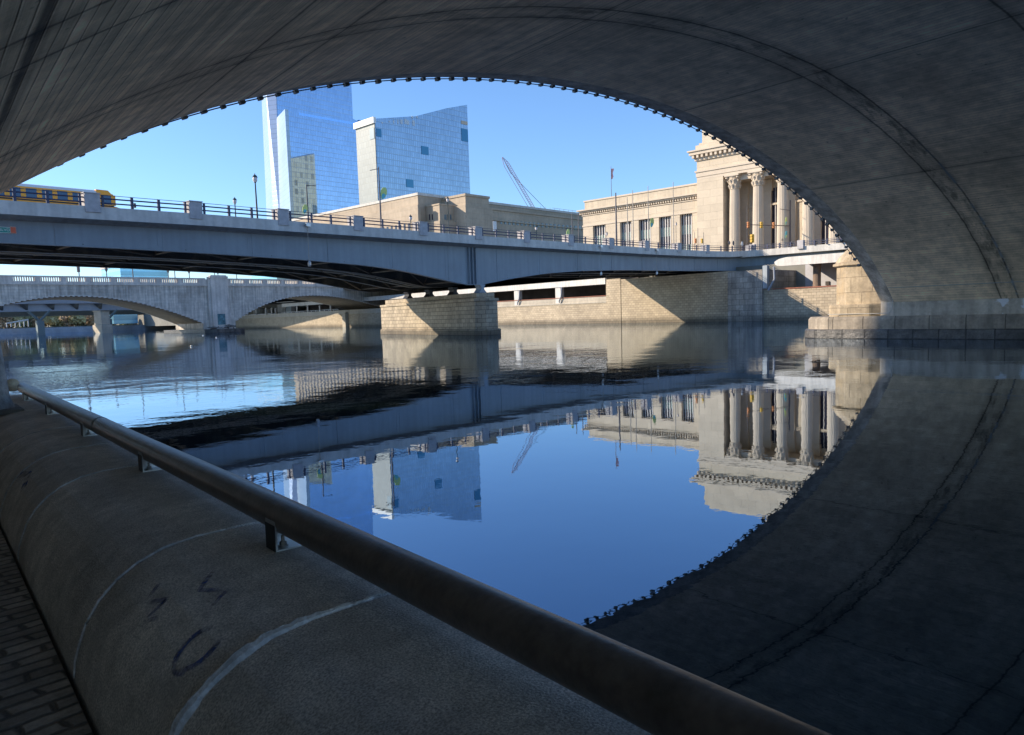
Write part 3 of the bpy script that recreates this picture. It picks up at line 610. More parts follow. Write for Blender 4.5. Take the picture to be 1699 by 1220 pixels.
# bearings + river pier
P1 = onZ(793, 557.0); P2 = onZ(632, 554.8); dirp = (P2-P1)/np.linalg.norm(P2-P1); nrm = np.array([dirp[1], -dirp[0], 0]); plen = 31.
P1 = P1 - dirp*.2
def PP(u, v, z): q = P1+dirp*u+nrm*v; return (q[0], q[1], z)   # u along the pier, v into it (away from camera)
jp = thing('bridge_pier', PP(15, 1.6, 0), 'ashlar stone pier under the girder bridge, half in sun, standing in mid river', 'pier')
def pl(o, u1=plen): return [(-.2-o, .9), (.7-o, -o), (u1-.4, -o), (u1+o, .9), (u1+o, 2.1), (u1-.4, 2.9+o), (.7-o, 2.9+o), (-.2-o, 2.1)]
plen2 = float(np.linalg.norm(onZ(632, 554.8)-P1))
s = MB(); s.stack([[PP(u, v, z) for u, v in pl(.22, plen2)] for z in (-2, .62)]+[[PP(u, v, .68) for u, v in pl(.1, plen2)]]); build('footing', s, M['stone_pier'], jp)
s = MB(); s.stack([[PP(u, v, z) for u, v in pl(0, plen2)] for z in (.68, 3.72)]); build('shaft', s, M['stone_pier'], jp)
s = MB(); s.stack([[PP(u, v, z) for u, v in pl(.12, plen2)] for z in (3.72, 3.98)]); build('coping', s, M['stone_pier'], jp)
s = MB(); s.box(.8, plen2-1.2, .35, 2.6, 3.98, 4.62, PP); build('bearing_seat', s, M['stone_pier'], jp)
for y in GY:
    # where the girder crosses the pier line
    u = (y-P1[1])/dirp[1]; c = np.array(PP(u, 1.4, 0)); 
    s = MB(); s.stack([[(c[0]+dx*k, c[1]+dy*.45, z) for dx, dy in ((-1, -1), (1, -1), (1, 1), (-1, 1))] for k, z in ((.62, 4.6), (.50, 4.72), (.22, 5.0), (.22, 5.2), (.42, 5.52))]); build('bearing', s, M['girder'] if y == GY[0] else M['black'], gbr)
# street sign hung on the girder
x = float(onY(8, 380, 59.2)[0]); zc = float(onY(10, 380, 59.2)[2])
sg = thing('street_sign', (x, 59.2, zc-.2), 'green street name sign with small orange-red square on the girder at left', 'sign')
pc = [onY(-9, 377, 59.2), onY(16, 378, 59.2), onY(16, 386, 59.2), onY(-9, 385, 59.2)]
s = MB(); x0, x1, z0, z1 = pc[0][0], pc[1][0], pc[2][2]-.02, pc[1][2]+.0; s.box(x0, x1, 59.19, 59.225, z0, z1); gsn = build('panel', s, M['sign_green'], sg)
s = MB(); s.box(x0-.02, x1+.02, 59.2, 59.215, z0-.03, z1+.03); build('border', s, M['white'], sg)
mt = Matrix.Translation((0, 0, 0)) @ Matrix.Rotation(R(90), 4, 'X')
text('KENNEDY BLVD', .26, gsn, Matrix.Translation((x1-.95-(x0+x1)/2, -.03, (z1-z0)/2)) @ Matrix.Rotation(R(90), 4, 'X'), M['white'])
q0, q1 = onY(17.5, 377, 59.2), onY(26.5, 387, 59.2)
s = MB(); s.box(q0[0], q1[0], 59.18, 59.22, q1[2], q0[2]); rp = build('route_square', s, M['sign_red'], sg); s = MB(); s.box(q0[0]-.04, q1[0]+.04, 59.2, 59.215, q1[2]-.04, q0[2]+.04); build('border', s, mat('peach', (.6, .4, .33), var=0), sg)

# ---------------- curve of the parapet at the west end, along the station plaza
ap_ = thing('plaza_edge', (122, 50, 8.6), 'sunlit pale ramp parapet turning right at the end of the girder bridge', 'ramp')
C = [(118.2, 58.0), (120.2, 57.9), (121.4, 57.3), (122.0, 56.2), (122.15, 54), (122.3, 48), (122.6, 42), (123, 30), (123.5, 10)]
zt_ = [11.58, 11.75, 11.82, 11.85, 11.86, 11.88, 11.88, 11.9, 11.9]
def curve_strip(off0, off1, z0, z1):
    s = MB(); rg = []
    for i, (x, y) in enumerate(C):
        a = np.array(C[max(i-1, 0)]); b = np.array(C[min(i+1, len(C)-1)]); t = (b-a)/np.linalg.norm(b-a); n = np.array([-t[1], t[0]])
        if n[0] < 0 and i > 1: pass
        n = np.array([t[1], -t[0]])*-1
        p0 = np.array([x, y])+n*off0; p1 = np.array([x, y])+n*off1
        rg.append([(p0[0], p0[1], zt_[i]+z0), (p1[0], p1[1], zt_[i]+z0), (p1[0], p1[1], zt_[i]+z1), (p0[0], p0[1], zt_[i]+z1)])
    s.stack(rg); return s
build('parapet', curve_strip(0, .4, -1.05, 0), M['conc_lt'], ap_); build('girder', curve_strip(1.3, 1.4, -3.2, -1.06), M['girder'], ap_); build('deck_edge', curve_strip(.35, 3, -1.1, -.8), M['conc'], ap_)
for dz, r in ((.85, .025), (.6, .05), (.3, .05)): build('rail', curve_strip(.15, .15+2*r, dz-r, dz+r), M['rail'], ap_)
for (x, y) in ((121.9, 58.0), (122.2, 49.8), (122.6, 41.5)):
    s = MB(); s.box(x-.3, x+.5, y-.5, y+.5, 11.45, 12.85); build('plinth', s, M['plinth'], ap_, bevel=.02)
for y in (55.5, 53.4, 51.5, 47.6, 45.6, 43.4): s = MB(); s.box(122.15, 122.4, y-.09, y+.09, 11.85, 12.7); build('rail_post', s, M['rail'], ap_)
pz = MB(); pz.prism([(118, 79, 10.6), (118, 58.4, 10.9), (122.6, 57.5, 11), (123.4, 8, 11), (400, 8, 11), (400, 400, 11), (118, 400, 10.6)], (0, 0, .15)); o = build('plaza', pz, M['asphalt']); tag(o, 'station plaza roadway behind the parapet', 'road', kind='structure')

# ================================================================ WEST RIVER WALL WITH THE COVERED EXPRESSWAY
rw = thing('river_wall', AB(AW+1, 120, 0), 'long sunlit masonry river wall on the far bank with dark openings above it', 'wall')
def wbox(name, a0, a1, b0, b1_, z0, z1, m, par=rw, **k): s = MB(); s.box(a0, a1, b0, b1_, z0, z1, AB); return build(name, s, m, par, **k)
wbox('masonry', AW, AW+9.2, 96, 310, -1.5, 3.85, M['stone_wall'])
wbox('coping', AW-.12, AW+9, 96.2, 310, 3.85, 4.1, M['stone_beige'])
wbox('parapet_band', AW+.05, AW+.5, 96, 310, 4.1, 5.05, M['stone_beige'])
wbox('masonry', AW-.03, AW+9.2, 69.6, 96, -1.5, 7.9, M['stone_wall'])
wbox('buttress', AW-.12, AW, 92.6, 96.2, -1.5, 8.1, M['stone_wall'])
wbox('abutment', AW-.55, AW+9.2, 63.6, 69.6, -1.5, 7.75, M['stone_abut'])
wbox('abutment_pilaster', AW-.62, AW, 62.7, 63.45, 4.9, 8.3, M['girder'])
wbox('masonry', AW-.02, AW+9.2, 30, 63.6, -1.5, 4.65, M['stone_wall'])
wbox('ledge_rail', AW-.15, AW+.2, 30, 62.1, 4.68, 4.85, M['rustline'])
wbox('ledge_rail', AW-.1, AW+.15, 96.3, 180, 5.06, 5.2, M['rustline'])
ex = thing('expressway_gallery', AB(AW+6, 120, 4), 'covered roadway gallery behind pale concrete beams above the river wall', 'gallery')
wbox('beam', AW-.25, AW+.35, 96.25, 250, 7.25, 8.35, M['conc_lt'], ex)
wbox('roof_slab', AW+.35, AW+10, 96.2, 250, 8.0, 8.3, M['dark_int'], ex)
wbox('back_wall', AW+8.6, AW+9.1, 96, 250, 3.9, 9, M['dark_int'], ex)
k = 0
for b in (109.4, 122.4, 135.5, 148.6, 161.7):
    wbox('column', AW-.05, AW+.9, b-.75, b+.75, 4.1, 7.25, M['conc_lt'], ex)
    s = MB(); c = AB(AW-.35, b-1.35, 0); s.path([AB(AW-.2, b-1.3, 7.2), AB(AW-.35, b-1.3, 6.0), AB(AW-.35, b-1.2, 5.4), AB(AW-.35, b-.7, 4.7), AB(AW-.3, b-.6, 4.2)], .14, 8); build('downspout', s, M['steelgrey'], ex)
# rounded-end beam right of the bridge
s = MB(); s.prism([AB(AW-.3, 61.6, 8.35), AB(AW-.3, 61.2, 8.12), AB(AW-.3, 60.4, 8.05), AB(AW-.3, 36, 7.9), AB(AW-.3, 36, 9.15), AB(AW-.3, 59.8, 9.28), AB(AW-.3, 61.0, 9.1), AB(AW-.3, 61.7, 8.72)], tuple(A*.6)); build('beam', s, M['conc_lt'], ex)
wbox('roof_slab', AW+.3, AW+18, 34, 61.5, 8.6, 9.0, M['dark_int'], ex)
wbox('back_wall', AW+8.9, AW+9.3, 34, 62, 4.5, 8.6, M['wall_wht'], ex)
wbox('road', AW+.2, AW+9, 34, 62, 4.4, 4.6, M['asphalt'], ex)
s = MB(); c = AB(AW+2.5, 56.55, 4.5); s.lathe([(.62, 0), (.55, .8), (.55, 3.2), (.7, 4.1)], c, 12); build('column', s, mat('brown_column', (.2, .14, .1), var=.2), ex)
s = MB()
for k in range(10): t0, t1_ = R(5+k*9), R(5+(k+1)*9); s.poly([AB(AW+8.8, 50.5+4.6*math.cos(t), 5.6+2.3*math.sin(t)) for t in (t0, t1_)] + [AB(AW+8.8, 50.5+3.2*math.cos(t), 5.6+1.1*math.sin(t)) for t in (t1_, t0)])
build('arched_opening', s, mat('orange_stone', (.55, .28, .10), var=.1), ex)
for b, z, w, h in ((54.2, 7.3, .45, .35), (58.3, 5.45, .3, .3), (52.1, 5.6, .15, .6), (51.4, 5.6, .25, .8), (50.4, 6.1, .6, .5)):
    wbox('opening', AW+8.7, AW+8.85, b-w, b+w, z-h, z+h, M['dark_int'], ex)
s = MB(); s.path([AB(AW-.9, 61.4, 8.0), AB(AW-.9, 61.3, 6.2), AB(AW-.9, 61.9, 5.2), AB(AW-.9, 62.3, 4.6)], .16, 8); build('downspout', s, M['steelgrey'], ex)
s = MB()
for k in range(1): pass
# things seen through the market arch on the quay
qy = thing('quay_shelter', AB(AW+3, 232, 4), 'pale flat-roofed shelter on the quay seen through the far stone arch', 'shelter')
def quay(name, x0, x1, y0, y1, a, m, par, th=.5):
    p0, p1 = ab(onA(x0, y1, a)), ab(onA(x1, y0, a)); s = MB(); s.box(a, a+th, min(p0[1], p1[1]), max(p0[1], p1[1]), p0[2], p1[2], AB); return build(name, s, m, par)
quay('wall', 461, 473, 505, 524, AW+4, M['conc'], qy, 4); quay('glazed_door', 475, 484, 508, 524, AW+3.9, M['win_blue'], qy); quay('roof', 459, 491, 500, 502, AW+2.5, M['white'], qy, 6); quay('fascia', 461, 491, 502.2, 505.5, AW+3, M['conc_dk'], qy, 5); quay('door', 483.5, 489, 508, 521, AW+3.8, M['black'], qy)
for i, px_ in enumerate((411, 425.5, 441.5, 451, 457.5, 493, 511, 531, 549)):
    p = ab(onA(px_, 525, AW+.6)); hgt = ab(onA(px_, 513 if i < 1 else (511 if i < 5 else 507), AW+.6))[2]
    o = build('quay_post', (lambda s: (s.box(AW+.5, AW+.9, p[1]-.28, p[1]+.28, 4.1, hgt, AB), s)[1])(MB()), M['conc_lt'])
    tag(o, ('pale post on the quay seen through the far stone arch, number %s from the left' % ['one', 'two', 'three', 'four', 'five', 'six', 'seven', 'eight', 'nine'][i]), 'post', 'pale posts on the quay seen through the far arch')
    o['label'] = ['shortest pale quay post, leftmost under the far arch', 'second pale quay post from the left, beside a low white wall', 'third pale quay post from the left, before grey tanks', 'fourth pale quay post from the left, between tanks', 'pale quay post just left of the flat-roofed shelter', 'pale quay post just right of the flat-roofed shelter', 'second pale quay post right of the shelter, before the dark gallery', 'third pale quay post right of the shelter', 'rightmost pale quay post, almost under the arch soffit'][i]
for i, (x0, x1, y0, y1, m_) in enumerate(((429, 438, 511, 520, 'conc_dk'), (444, 449.5, 512, 521, 'conc_dk'))):
    p0, p1 = ab(onA(x0, y1, AW+6)), ab(onA(x1, y0, AW+6)); s = MB(); c = AB(AW+6, (p0[1]+p1[1])/2, p0[2]-1.5); r = abs(p0[1]-p1[1])/2
    s.lathe([(r, 0), (r, 1.5+(p1[2]-p0[2])*.8), (r*.8, 1.5+(p1[2]-p0[2])*.95), (.1, 1.5+p1[2]-p0[2])], c, 14); o = build('storage_tank', s, M['conc']); tag(o, ['grey round tank behind the quay, left of the two', 'smaller grey round tank behind the quay, nearer the shelter'][i], 'tank')
s = MB(); s.box(AW+1.2, AW+1.4, ab(onA(450, 524, AW))[1], ab(onA(400, 524, AW))[1], 4.1, 5.3, AB); o = build('quay_wall', s, M['white']); tag(o, 'low white wall along the quay beyond the far arch', 'wall')
s = MB(); b0, b9 = ab(onA(560, 520, AW))[1], ab(onA(466, 520, AW))[1]
for z in (4.6, 5.0, 5.4): s.box(AW+.2, AW+.26, b0, b9, z, z+.08, AB)
for b in np.arange(b0, b9, 3.2): s.box(AW+.19, AW+.27, b-.06, b+.06, 4.1, 5.45, AB)
o = build('quay_railing', s, M['white']); tag(o, 'white post and rail fence along the quay beyond the far arch', 'railing')
s = MB(); b = ab(onA(575, 530, AW))[1]; s.box(AW-.9, AW+.1, b-1.0, b+1.0, -1.5, 4.3, AB); build('buttress', s, M['stone_beige'], rw)

# ================================================================ STONE ARCH BRIDGE (second)
YM, DM = 175., 24.
mk = thing('stone_arch_bridge', (80, YM+10, 0), 'grey granite arch bridge with balustrade beyond the girder bridge', 'bridge')
def mpt(x, y): p = onY(x, y, YM); return (float(p[0]), float(p[2]))
La = [mpt(*q) for q in ((0, 507), (60, 496), (120, 490.8), (150, 491), (200, 497), (250, 508), (300, 521), (336, 536))]
Lp = np.polyfit([p[0] for p in La], [p[1] for p in La], 3)
xl1 = 78.6; lx = np.linspace(14, xl1, 34); lz = np.polyval(Lp, lx); lz = np.maximum(lz, 0.0)
Ra = [mpt(*q) for q in ((393, 531), (416, 516), (440, 504.5), (460, 498), (480, 493.5), (528, 489.8), (578, 496), (628, 508))]
Rp = np.polyfit([p[0] for p in Ra], [p[1] for p in Ra], 4)
rx = np.linspace(86.2, 134, 30); rz = np.maximum(np.polyval(Rp, rx), 0)
ZP = 11.2
KB = B/B[1]*DM
def arch_face(xs, zs):
    for y0, thk in ((YM, .6), (YM+DM-.6, .6)):
        off = (y0-YM)/DM*KB[0]; s = MB()
        for i in range(len(xs)-1): s.prism([(xs[i]+off, y0, zs[i]), (xs[i+1]+off, y0, zs[i+1]), (xs[i+1]+off, y0, ZP), (xs[i]+off, y0, ZP)], (0, thk, 0))
        build('spandrel_wall', s, M['market'], mk)
    s = MB()
    for i in range(len(xs)-1): s.poly([(xs[i], YM+.02, zs[i]), (xs[i+1], YM+.02, zs[i+1]), (xs[i+1]+KB[0], YM+DM-.02, zs[i+1]), (xs[i]+KB[0], YM+DM-.02, zs[i])])
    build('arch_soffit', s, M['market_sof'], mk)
    # row of small stones under the ring, one toothed band
    s = MB(); d = np.concatenate([[0], np.cumsum(np.hypot(np.diff(xs), np.diff(zs)))]); rg = []
    for k, t in enumerate(np.arange(.3, d[-1]-.3, .5)):
        x = np.interp(t, d, xs); z = np.interp(t, d, zs); lo = z-(.17 if k % 2 else .01)
        if z > .6:
            for xx in (x-.22, x+.22): rg.append([(xx, YM-.22, lo), (xx, YM+.01, lo), (xx, YM+.01, z+.14), (xx, YM-.22, z+.14)])
    s.stack(rg); build('toothed_band', s, M['market_trim'], mk)
arch_face(lx, lz); arch_face(rx, rz)
s = MB(); s.prism([(xl1-.2, YM+.05, -1), (86.4, YM+.05, -1), (86.4, YM+.05, ZP), (xl1-.2, YM+.05, ZP)], tuple(KB*.996)); build('pier', s, M['market'], mk)
s = MB(); s.prism([(77.6, YM-2.2, -1), (80, YM-3.4, -1), (85.5, YM-3.4, -1), (87.6, YM-2.0, -1), (87.4, YM+DM, -1), (78.5, YM+DM, -1)], (0, 0, 1.9)); build('pier_footing', s, M['tier_dk'], mk)
s = MB(); s.prism([(133.8, YM+.03, -1), (190, YM+.03, -1), (190, YM+.03, ZP), (133.8, YM+.03, ZP)], tuple(KB*.99)); build('abutment', s, M['market'], mk)
s = MB(); s.prism([(-40, YM+.03, -1), (14.2, YM+.03, -1), (14.2, YM+.03, ZP), (-40, YM+.03, ZP)], tuple(KB*.99)); build('abutment', s, M['market'], mk)
x0, x1 = mpt(343, 500)[0], mpt(378, 500)[0]
s = MB(); s.box(x0+.9, x1-.4, YM-.9, YM+.04, .9, 13.75); s.box(x0+.3, x1+.1, YM-.5, YM+.03, .9, 13.3); s.box(x0+.6, x1-.1, YM-1.05, YM+.02, 13.1, 13.5); build('pilaster', s, M['market_trim'], mk)
s = MB(); s.box(81.5, 83.4, YM-.93, YM-.89, 1.9, 4.5)
gp = build('noticeboard', s, mat('faded_teal_board', (.10, .2, .22), var=.6, scale=1.2), mk)
s = MB(); s.box(-40, 190, YM-.25, YM+.7, ZP, ZP+.35); s.box(-40, 190, YM+DM-.7, YM+DM+.1, ZP, ZP+.35); build('string_course', s, M['market_trim'], mk)
s = MB(); s.box(-40, 190, YM+.5, YM+DM-.6, ZP-.6, ZP+.12); build('deck', s, M['asphalt'], mk)
pp_ = [(-10, -1), (22, 58), (67, 101), (110, 143), (152, 184), (192, 222), (230, 259), (266, 295), (302, 329)]
gaps = [(mpt(a, 465)[0], mpt(b, 465)[0]) for a, b in pp_] + [(mpt(a, 468)[0], mpt(b, 468)[0]) for a, b in ((381, 405.5), (411.5, 436), (442, 465.5), (471.5, 495), (500, 523), (528, 549), (554, 575))]
x = gaps[-1][1]+1; 
while x < 150: gaps.append((x+.4, x+4.6)); x += 5.6
zb_, zt2 = ZP+.72, ZP+1.55
prev = -40
for (g0, g1) in gaps:
    s = MB(); s.box(prev, g0, YM-.05, YM+.4, ZP+.35, zt2+.02); build('parapet_block', s, M['market_trim'], mk)
    s = MB(); n = 9; w = (g1-g0)/n
    for k in range(n): s.box(g0+k*w+w*.28, g0+k*w+w*.78, YM+.02, YM+.33, zb_, zt2)
    s.box(g0, g1, YM-.04, YM+.39, ZP+.35, zb_); build('balustrade_panel', s, M['market_trim'], mk); prev = g1
s = MB(); s.box(prev, 190, YM-.05, YM+.4, ZP+.35, zt2+.02); build('parapet_block', s, M['market_trim'], mk)
s = MB(); s.box(-40, x0, YM-.12, YM+.46, zt2+.02, zt2+.3); build('top_rail', s, M['market_trim'], mk); s = MB(); s.box(x1, 190, YM-.12, YM+.46, zt2+.02, zt2+.3); build('top_rail', s, M['market_trim'], mk)
# lamp posts on it
for i, (px_, kd) in enumerate(((139, 1), (185, 0), (229, 2), (288, 0), (299, 2), (323, 0), (355, 3), (371, 0), (402, 0))):
    x, z = mpt(px_, 455); s = MB(); y = YM+ (3 if kd != 3 else -.3); zt = 19 if kd in (1, 2) else 15.7
    s.tube((x, y, 11.3), (x, y, zt), .12, .08, 6)
    if kd == 1: s.box(x-.35, x+.2, y-.2, y+.2, 14.1, 15.3)
    if kd == 0: s.lathe([(.1, 0), (.3, .5), (.34, .8), (.1, 1.2)], (x, y, 14.2), 8)
    o = build('lamp_post', s, M['pole']); tag(o, ['tall pole with a box on the stone bridge, leftmost', 'short lamp on the stone bridge, left of the teal building', 'thin pole in front of the teal building', 'short lamp on the stone bridge right of the teal building', 'thin tall pole on the stone bridge beside a short lamp', 'short lamp just left of the pier pilaster', 'thick post standing on the pier pilaster', 'short lamp just right of the pier pilaster', 'rightmost short lamp on the stone bridge balustrade'][i], 'lamp post')

# ================================================================ THIRD BRIDGE, far bank, far trees
YT = 300.
tb = thing('steel_viaduct', (90, YT, 0), 'pale grey-green steel bridge with Y-shaped columns seen through the left stone arch', 'bridge')
s = MB(); s.box(-60, 260, YT-.3, YT, 8.4, 11.0); build('girder', s, M['steelgrey'], tb); s = MB(); s.box(-60, 260, YT-1.6, YT+12, 11.0, 12.6); build('deck', s, M['steelgrey'], tb)
s = MB(); s.box(-60, 260, YT+14, YT+14.3, 6.9, 9.4); build('girder', s, M['steelgreen'], tb)
for px_ in (2, 43, 87, 127, 166): x = float(onY(px_, 510, YT)[0]); s = MB(); s.prism([(x-2.6, YT-1.5, 10.95), (x+.4, YT-1.5, 10.95), (x+.4, YT-.4, 8.9), (x-.2, YT-.4, 8.9)], (0, .2, 0)); build('bracket', s, M['girder_dk'], tb)
for px_, nm in ((67, 0), (180, 1)):
    x = float(onY(px_, 545, YT)[0]); s = MB(); s.stack([[(x+dx, YT+dy, z) for dx, dy in ((-1.1, -1.1), (1.1, -1.1), (1.1, 1.1), (-1.1, 1.1))] for z in (-1, 5.2)]); s.tube((x, YT, 5), (x-3.4, YT, 8.6), .45, n=6); s.tube((x, YT, 5), (x+3.4, YT, 8.6), .45, n=6); build('column', s, M['steelgreen'], tb)
x = float(onY(164, 545, YT)[0]); s = MB(); s.stack([[(x+dx*k, YT+dy*4*k-4, z) for dx, dy in ((-.75, -.5), (.75, -.5), (.75, .5), (-.75, .5))] for k, z in ((2.4, -1), (2.4, 3.0), (1.9, 3.2), (1.9, 7.8), (2.4, 8.3))]); build('pier', s, M['stone_beige'], tb)
eb2 = MB(); eb2.box(-100, 300, 468, 480, -1, 2.9); o = build('far_embankment', eb2, M['emb']); tag(o, 'low blue-grey embankment wall along the far bank, seen under the left arch', 'embankment', kind='structure')
eb2 = MB(); eb2.box(-100, 400, 480, 600, -1, 3.4); o = build('far_bank_ground', eb2, M['ground']); tag(o, 'wooded ground of the far bank', 'ground', kind='structure')
s = MB(); p0, p1 = onY(10, 537, 466), onY(47, 530.5, 466); s.tube(tuple(p0), tuple(p1), .45, n=6)
for k in range(6): q = p0+(p1-p0)*(k/5.2+.02); s.tube((q[0], q[1], 3.8), tuple(q), .3, n=5)
o = build('ramp', s, M['conc_lt']); tag(o, 'thin white ramp rising on posts on the far bank at the left', 'ramp')
def crown(r, h, n, z0, mtl):
    s = MB(); blobs = [(random.uniform(-.5, .5)*r, random.uniform(-.5, .5)*r, z0+random.uniform(.2, .8)*h, random.uniform(.35, .6)*r) for _ in range(9)]
    for _ in range(n):
        bx, by, bz, br = random.choice(blobs); d = Vector((random.gauss(0, 1), random.gauss(0, 1), random.gauss(0, .9))).normalized()*br*random.uniform(.55, 1.05)
        c = Vector((bx, by, bz))+d; t = Vector((random.gauss(0, 1), random.gauss(0, 1), random.gauss(0, 1))).normalized(); u = t.orthogonal(); sz = random.uniform(.35, .8)
        s.poly([c+t*sz, c+u*sz*.6, c-t*sz, c-u*sz*.6])
    return s
protos = []
for i, mt_ in enumerate((M['leaf_a'], M['leaf_b'], M['leaf_c'])):
    r = thing('tree', (0, 0, -50), 'x', 'tree', 'autumn trees on the far bank'); WLOC[r.name] = Vector((0, 0, 0)); r.location = (0, 0, 0)
    s = MB(); s.tube((0, 0, 0), (.2, .1, 7), .35, .12, 7)
    for k in range(5): a = k*1.3; s.tube((.1, 0, 3+k*.7), (2.2*math.cos(a), 2.2*math.sin(a), 6+k*.8), .14, .05, 5)
    build('trunk', s, M['bark'], r, loc=(0, 0, 0)); build('crown', crown(5.2, 9.5, 1500, .3, mt_), mt_, r, loc=(0, 0, 0)); protos.append(r)
tl = []
for i, px_ in enumerate((8, 26, 43, 58, 80, 96, 112, 128, 142, 152, 192, 212, 232, 250, 2, 18, 35, 50, 69, 88, 104, 120, 135, 150, 185, 202, 222, 241)):
    p = onY(px_, 540, (486 if i < 14 else 506)+random.uniform(-3, 10)); tl.append((px_, p))
lab = ['gnarled', 'russet', 'golden', 'thin olive', 'broad russet', 'tall golden', 'dense russet', 'golden brown', 'pale olive', 'narrow golden', 'russet', 'olive', 'faded golden', 'brown']
ordn = ['first', 'second', 'third', 'fourth', 'fifth', 'sixth', 'seventh', 'eighth', 'ninth', 'tenth', 'eleventh', 'twelfth', 'thirteenth', 'last']
for i, (px_, p) in enumerate(tl):
    k = i % 3; lb = '%s autumn tree in the %s row on the far bank, %s from the left' % (['russet', 'golden', 'olive green'][k], 'front' if i < 14 else 'back', ordn[i % 14]); sc_ = random.uniform(.85, 1.25)
    if i < 3: o = protos[i]; o.location = (p[0], p[1], 3.0); o['label'] = lb; o.scale = (sc_,)*3
    else: dup(protos[k], (p[0], p[1], 3.0), lb, random.uniform(0, 6), (sc_*random.uniform(.9, 1.2), sc_, sc_*random.uniform(.85, 1.15)))

# ================================================================ RAILWAY STATION
XS_ = 145.
def S(x, y, X=XS_): p = onX(x, y, X); return (float(p[1]), float(p[2]))
st = thing('railway_station', (160, 60, 11), 'pale limestone station with tall Corinthian columns and a lower wing, sunlit on the right', 'building')
YC = S(1157, 400)[0]          # corner between wing and portico block
Y_far = S(967, 360, XS_+2)[0]
XW = XS_+2                     # wing front plane
def W(x, y): return S(x, y, XW)
zw_top = W(1157, 303)[1]; zcor = W(1157, 322)[1]
def wins(): 
    out = []
    for (xa, xb, yt) in ((983.5, 1004.7, 373), (1028.5, 1047.5, 367.5), (1059.5, 1080, 364), (1093, 1113.6, 359), (1127.7, 1148.6, 353.5)): out.append((W(xb, yt)[0], W(xa, yt)[0]))
    return out
wn = wins(); zwt = W(1093, 359)[1]
# wing wall with real window openings
s = MB(); edges = sorted([YC-1, Y_far] + [v for w in wn for v in w])
for y0, y1 in zip(edges[::2], edges[1::2]): s.box(XW, XW+1.2, y0, y1, 10.5, zwt)
s.box(XW, XW+1.2, YC-1, Y_far, zwt, zcor-1.3); s.box(XW+1.2, XW+30, YC-1, Y_far, 10.5, zcor-1.2)
build('wing_wall', s, M['station'], st)
s = MB(); s.box(XW-.15, XW+28, YC-1, Y_far+.15, zcor-3.9, zcor-3.55); s.box(XW-.2, XW+28, YC-1, Y_far+.2, zcor-1.3, zcor-1.1); build('string_course', s, M['station_trim'], st)
s = MB(); s.box(XW-.7, XW+28, YC-1, Y_far+.7, zcor-.45, zcor-.15); s.box(XW-1.1, XW+28, YC-1, Y_far+1.1, zcor-.15, zcor+.15)
s.box(XW+.2, XW+28, YC-1, Y_far-.2, zcor-1.12, zcor-.45)
for y in np.arange(YC-.8, Y_far+.4, .62): s.box(XW-.45, XW+.2, y, y+.32, zcor-.95, zcor-.5)
build('cornice', s, M['station_trim'], st)
s = MB(); s.box(XW+.4, XW+28, YC-1, Y_far-.3, zcor+.15, zw_top-.35); build('attic_wall', s, M['station_sh'], st)
s = MB(); s.box(XW+.2, XW+28.2, YC-1, Y_far-.1, zw_top-.35, zw_top); build('parapet_cap', s, M['station_trim'], st)
for (y0, y1) in wn:
    s = MB(); s.box(XW+.9, XW+1.0, y0, y1, 10.5, zwt); w = build('window', s, M['win_dark'], st)
    s = MB(); z = zwt-2.6
    while z > 11: s.box(XW+.84, XW+.93, y0+.1, y1-.1, z-2.0, z); z -= 4.2
    build('spandrel_panel', s, M['win_green'], w)
    s = MB(); n = 5
    for k in range(n+1): y = y0+(y1-y0)*k/n; s.box(XW+.65, XW+.95, y-.1, y+.1, 10.5, zwt)
    build('mullion', s, M['mullion'], w)
# portico block
zcap = S(1214, 289)[1]; zarc = S(1157, 299)[1]; zfr = S(1157, 287)[1]; zc2 = S(1156, 263)[1]; zat = 41.0
Yp = S(1200, 400)[0]; Y_n = 34.0
s = MB(); s.box(XS_, XS_+14, Yp, YC, 10.5, zarc); build('corner_pier', s, M['station'], st)
s = MB(); s.box(XS_, XS_+14, Y_n-6, Y_n, 10.5, zarc); build('corner_pier', s, M['station'], st)
s = MB(); s.box(XS_-.02, XS_+24, Y_n-6, YC, zarc, zarc+.55); s.box(XS_-.15, XS_+24, Y_n-6, YC+.15, zarc+.55, zfr); s.box(XS_-.35, XS_+24, Y_n-6, YC+.35, zfr, zfr+.35); build('architrave', s, M['station_trim'], st)
s = MB(); s.box(XS_, XS_+24, Y_n-6, YC, zfr+.35, zc2-.6); build('frieze', s, M['station'], st)
s = MB(); s.box(XS_-.35, XS_+24, Y_n-6, YC+.35, zc2-.6, zc2-.1); s.box(XS_-1.2, XS_+24, Y_n-6, YC+1.2, zc2+.55, zc2+1.2); s.box(XS_-1.5, XS_+24, Y_n-6, YC+1.5, zc2+1.2, zc2+1.5)
for y in np.arange(Y_n-6, YC+.8, 1.05): s.box(XS_-1.05, XS_, y, y+.5, zc2-.1, zc2+.55)
s.box(XS_-.3, XS_+24, Y_n-6, YC+.3, zc2-.1, zc2+.55); build('cornice', s, M['station_trim'], st)
s = MB(); s.box(XS_-.2, XS_+24, Y_n-6, YC+.2, zc2+1.5, zc2+2.6); s.box(XS_+.4, XS_+24, Y_n-6, YC-.3, zc2+2.6, zc2+3.1); s.box(XS_+.9, XS_+23, Y_n-6, YC-.8, zc2+3.1, zat); s.box(XS_+1.6, XS_+22, Y_n-6, YC-1.6, zat, zat+1.2); build('attic', s, M['station'], st)
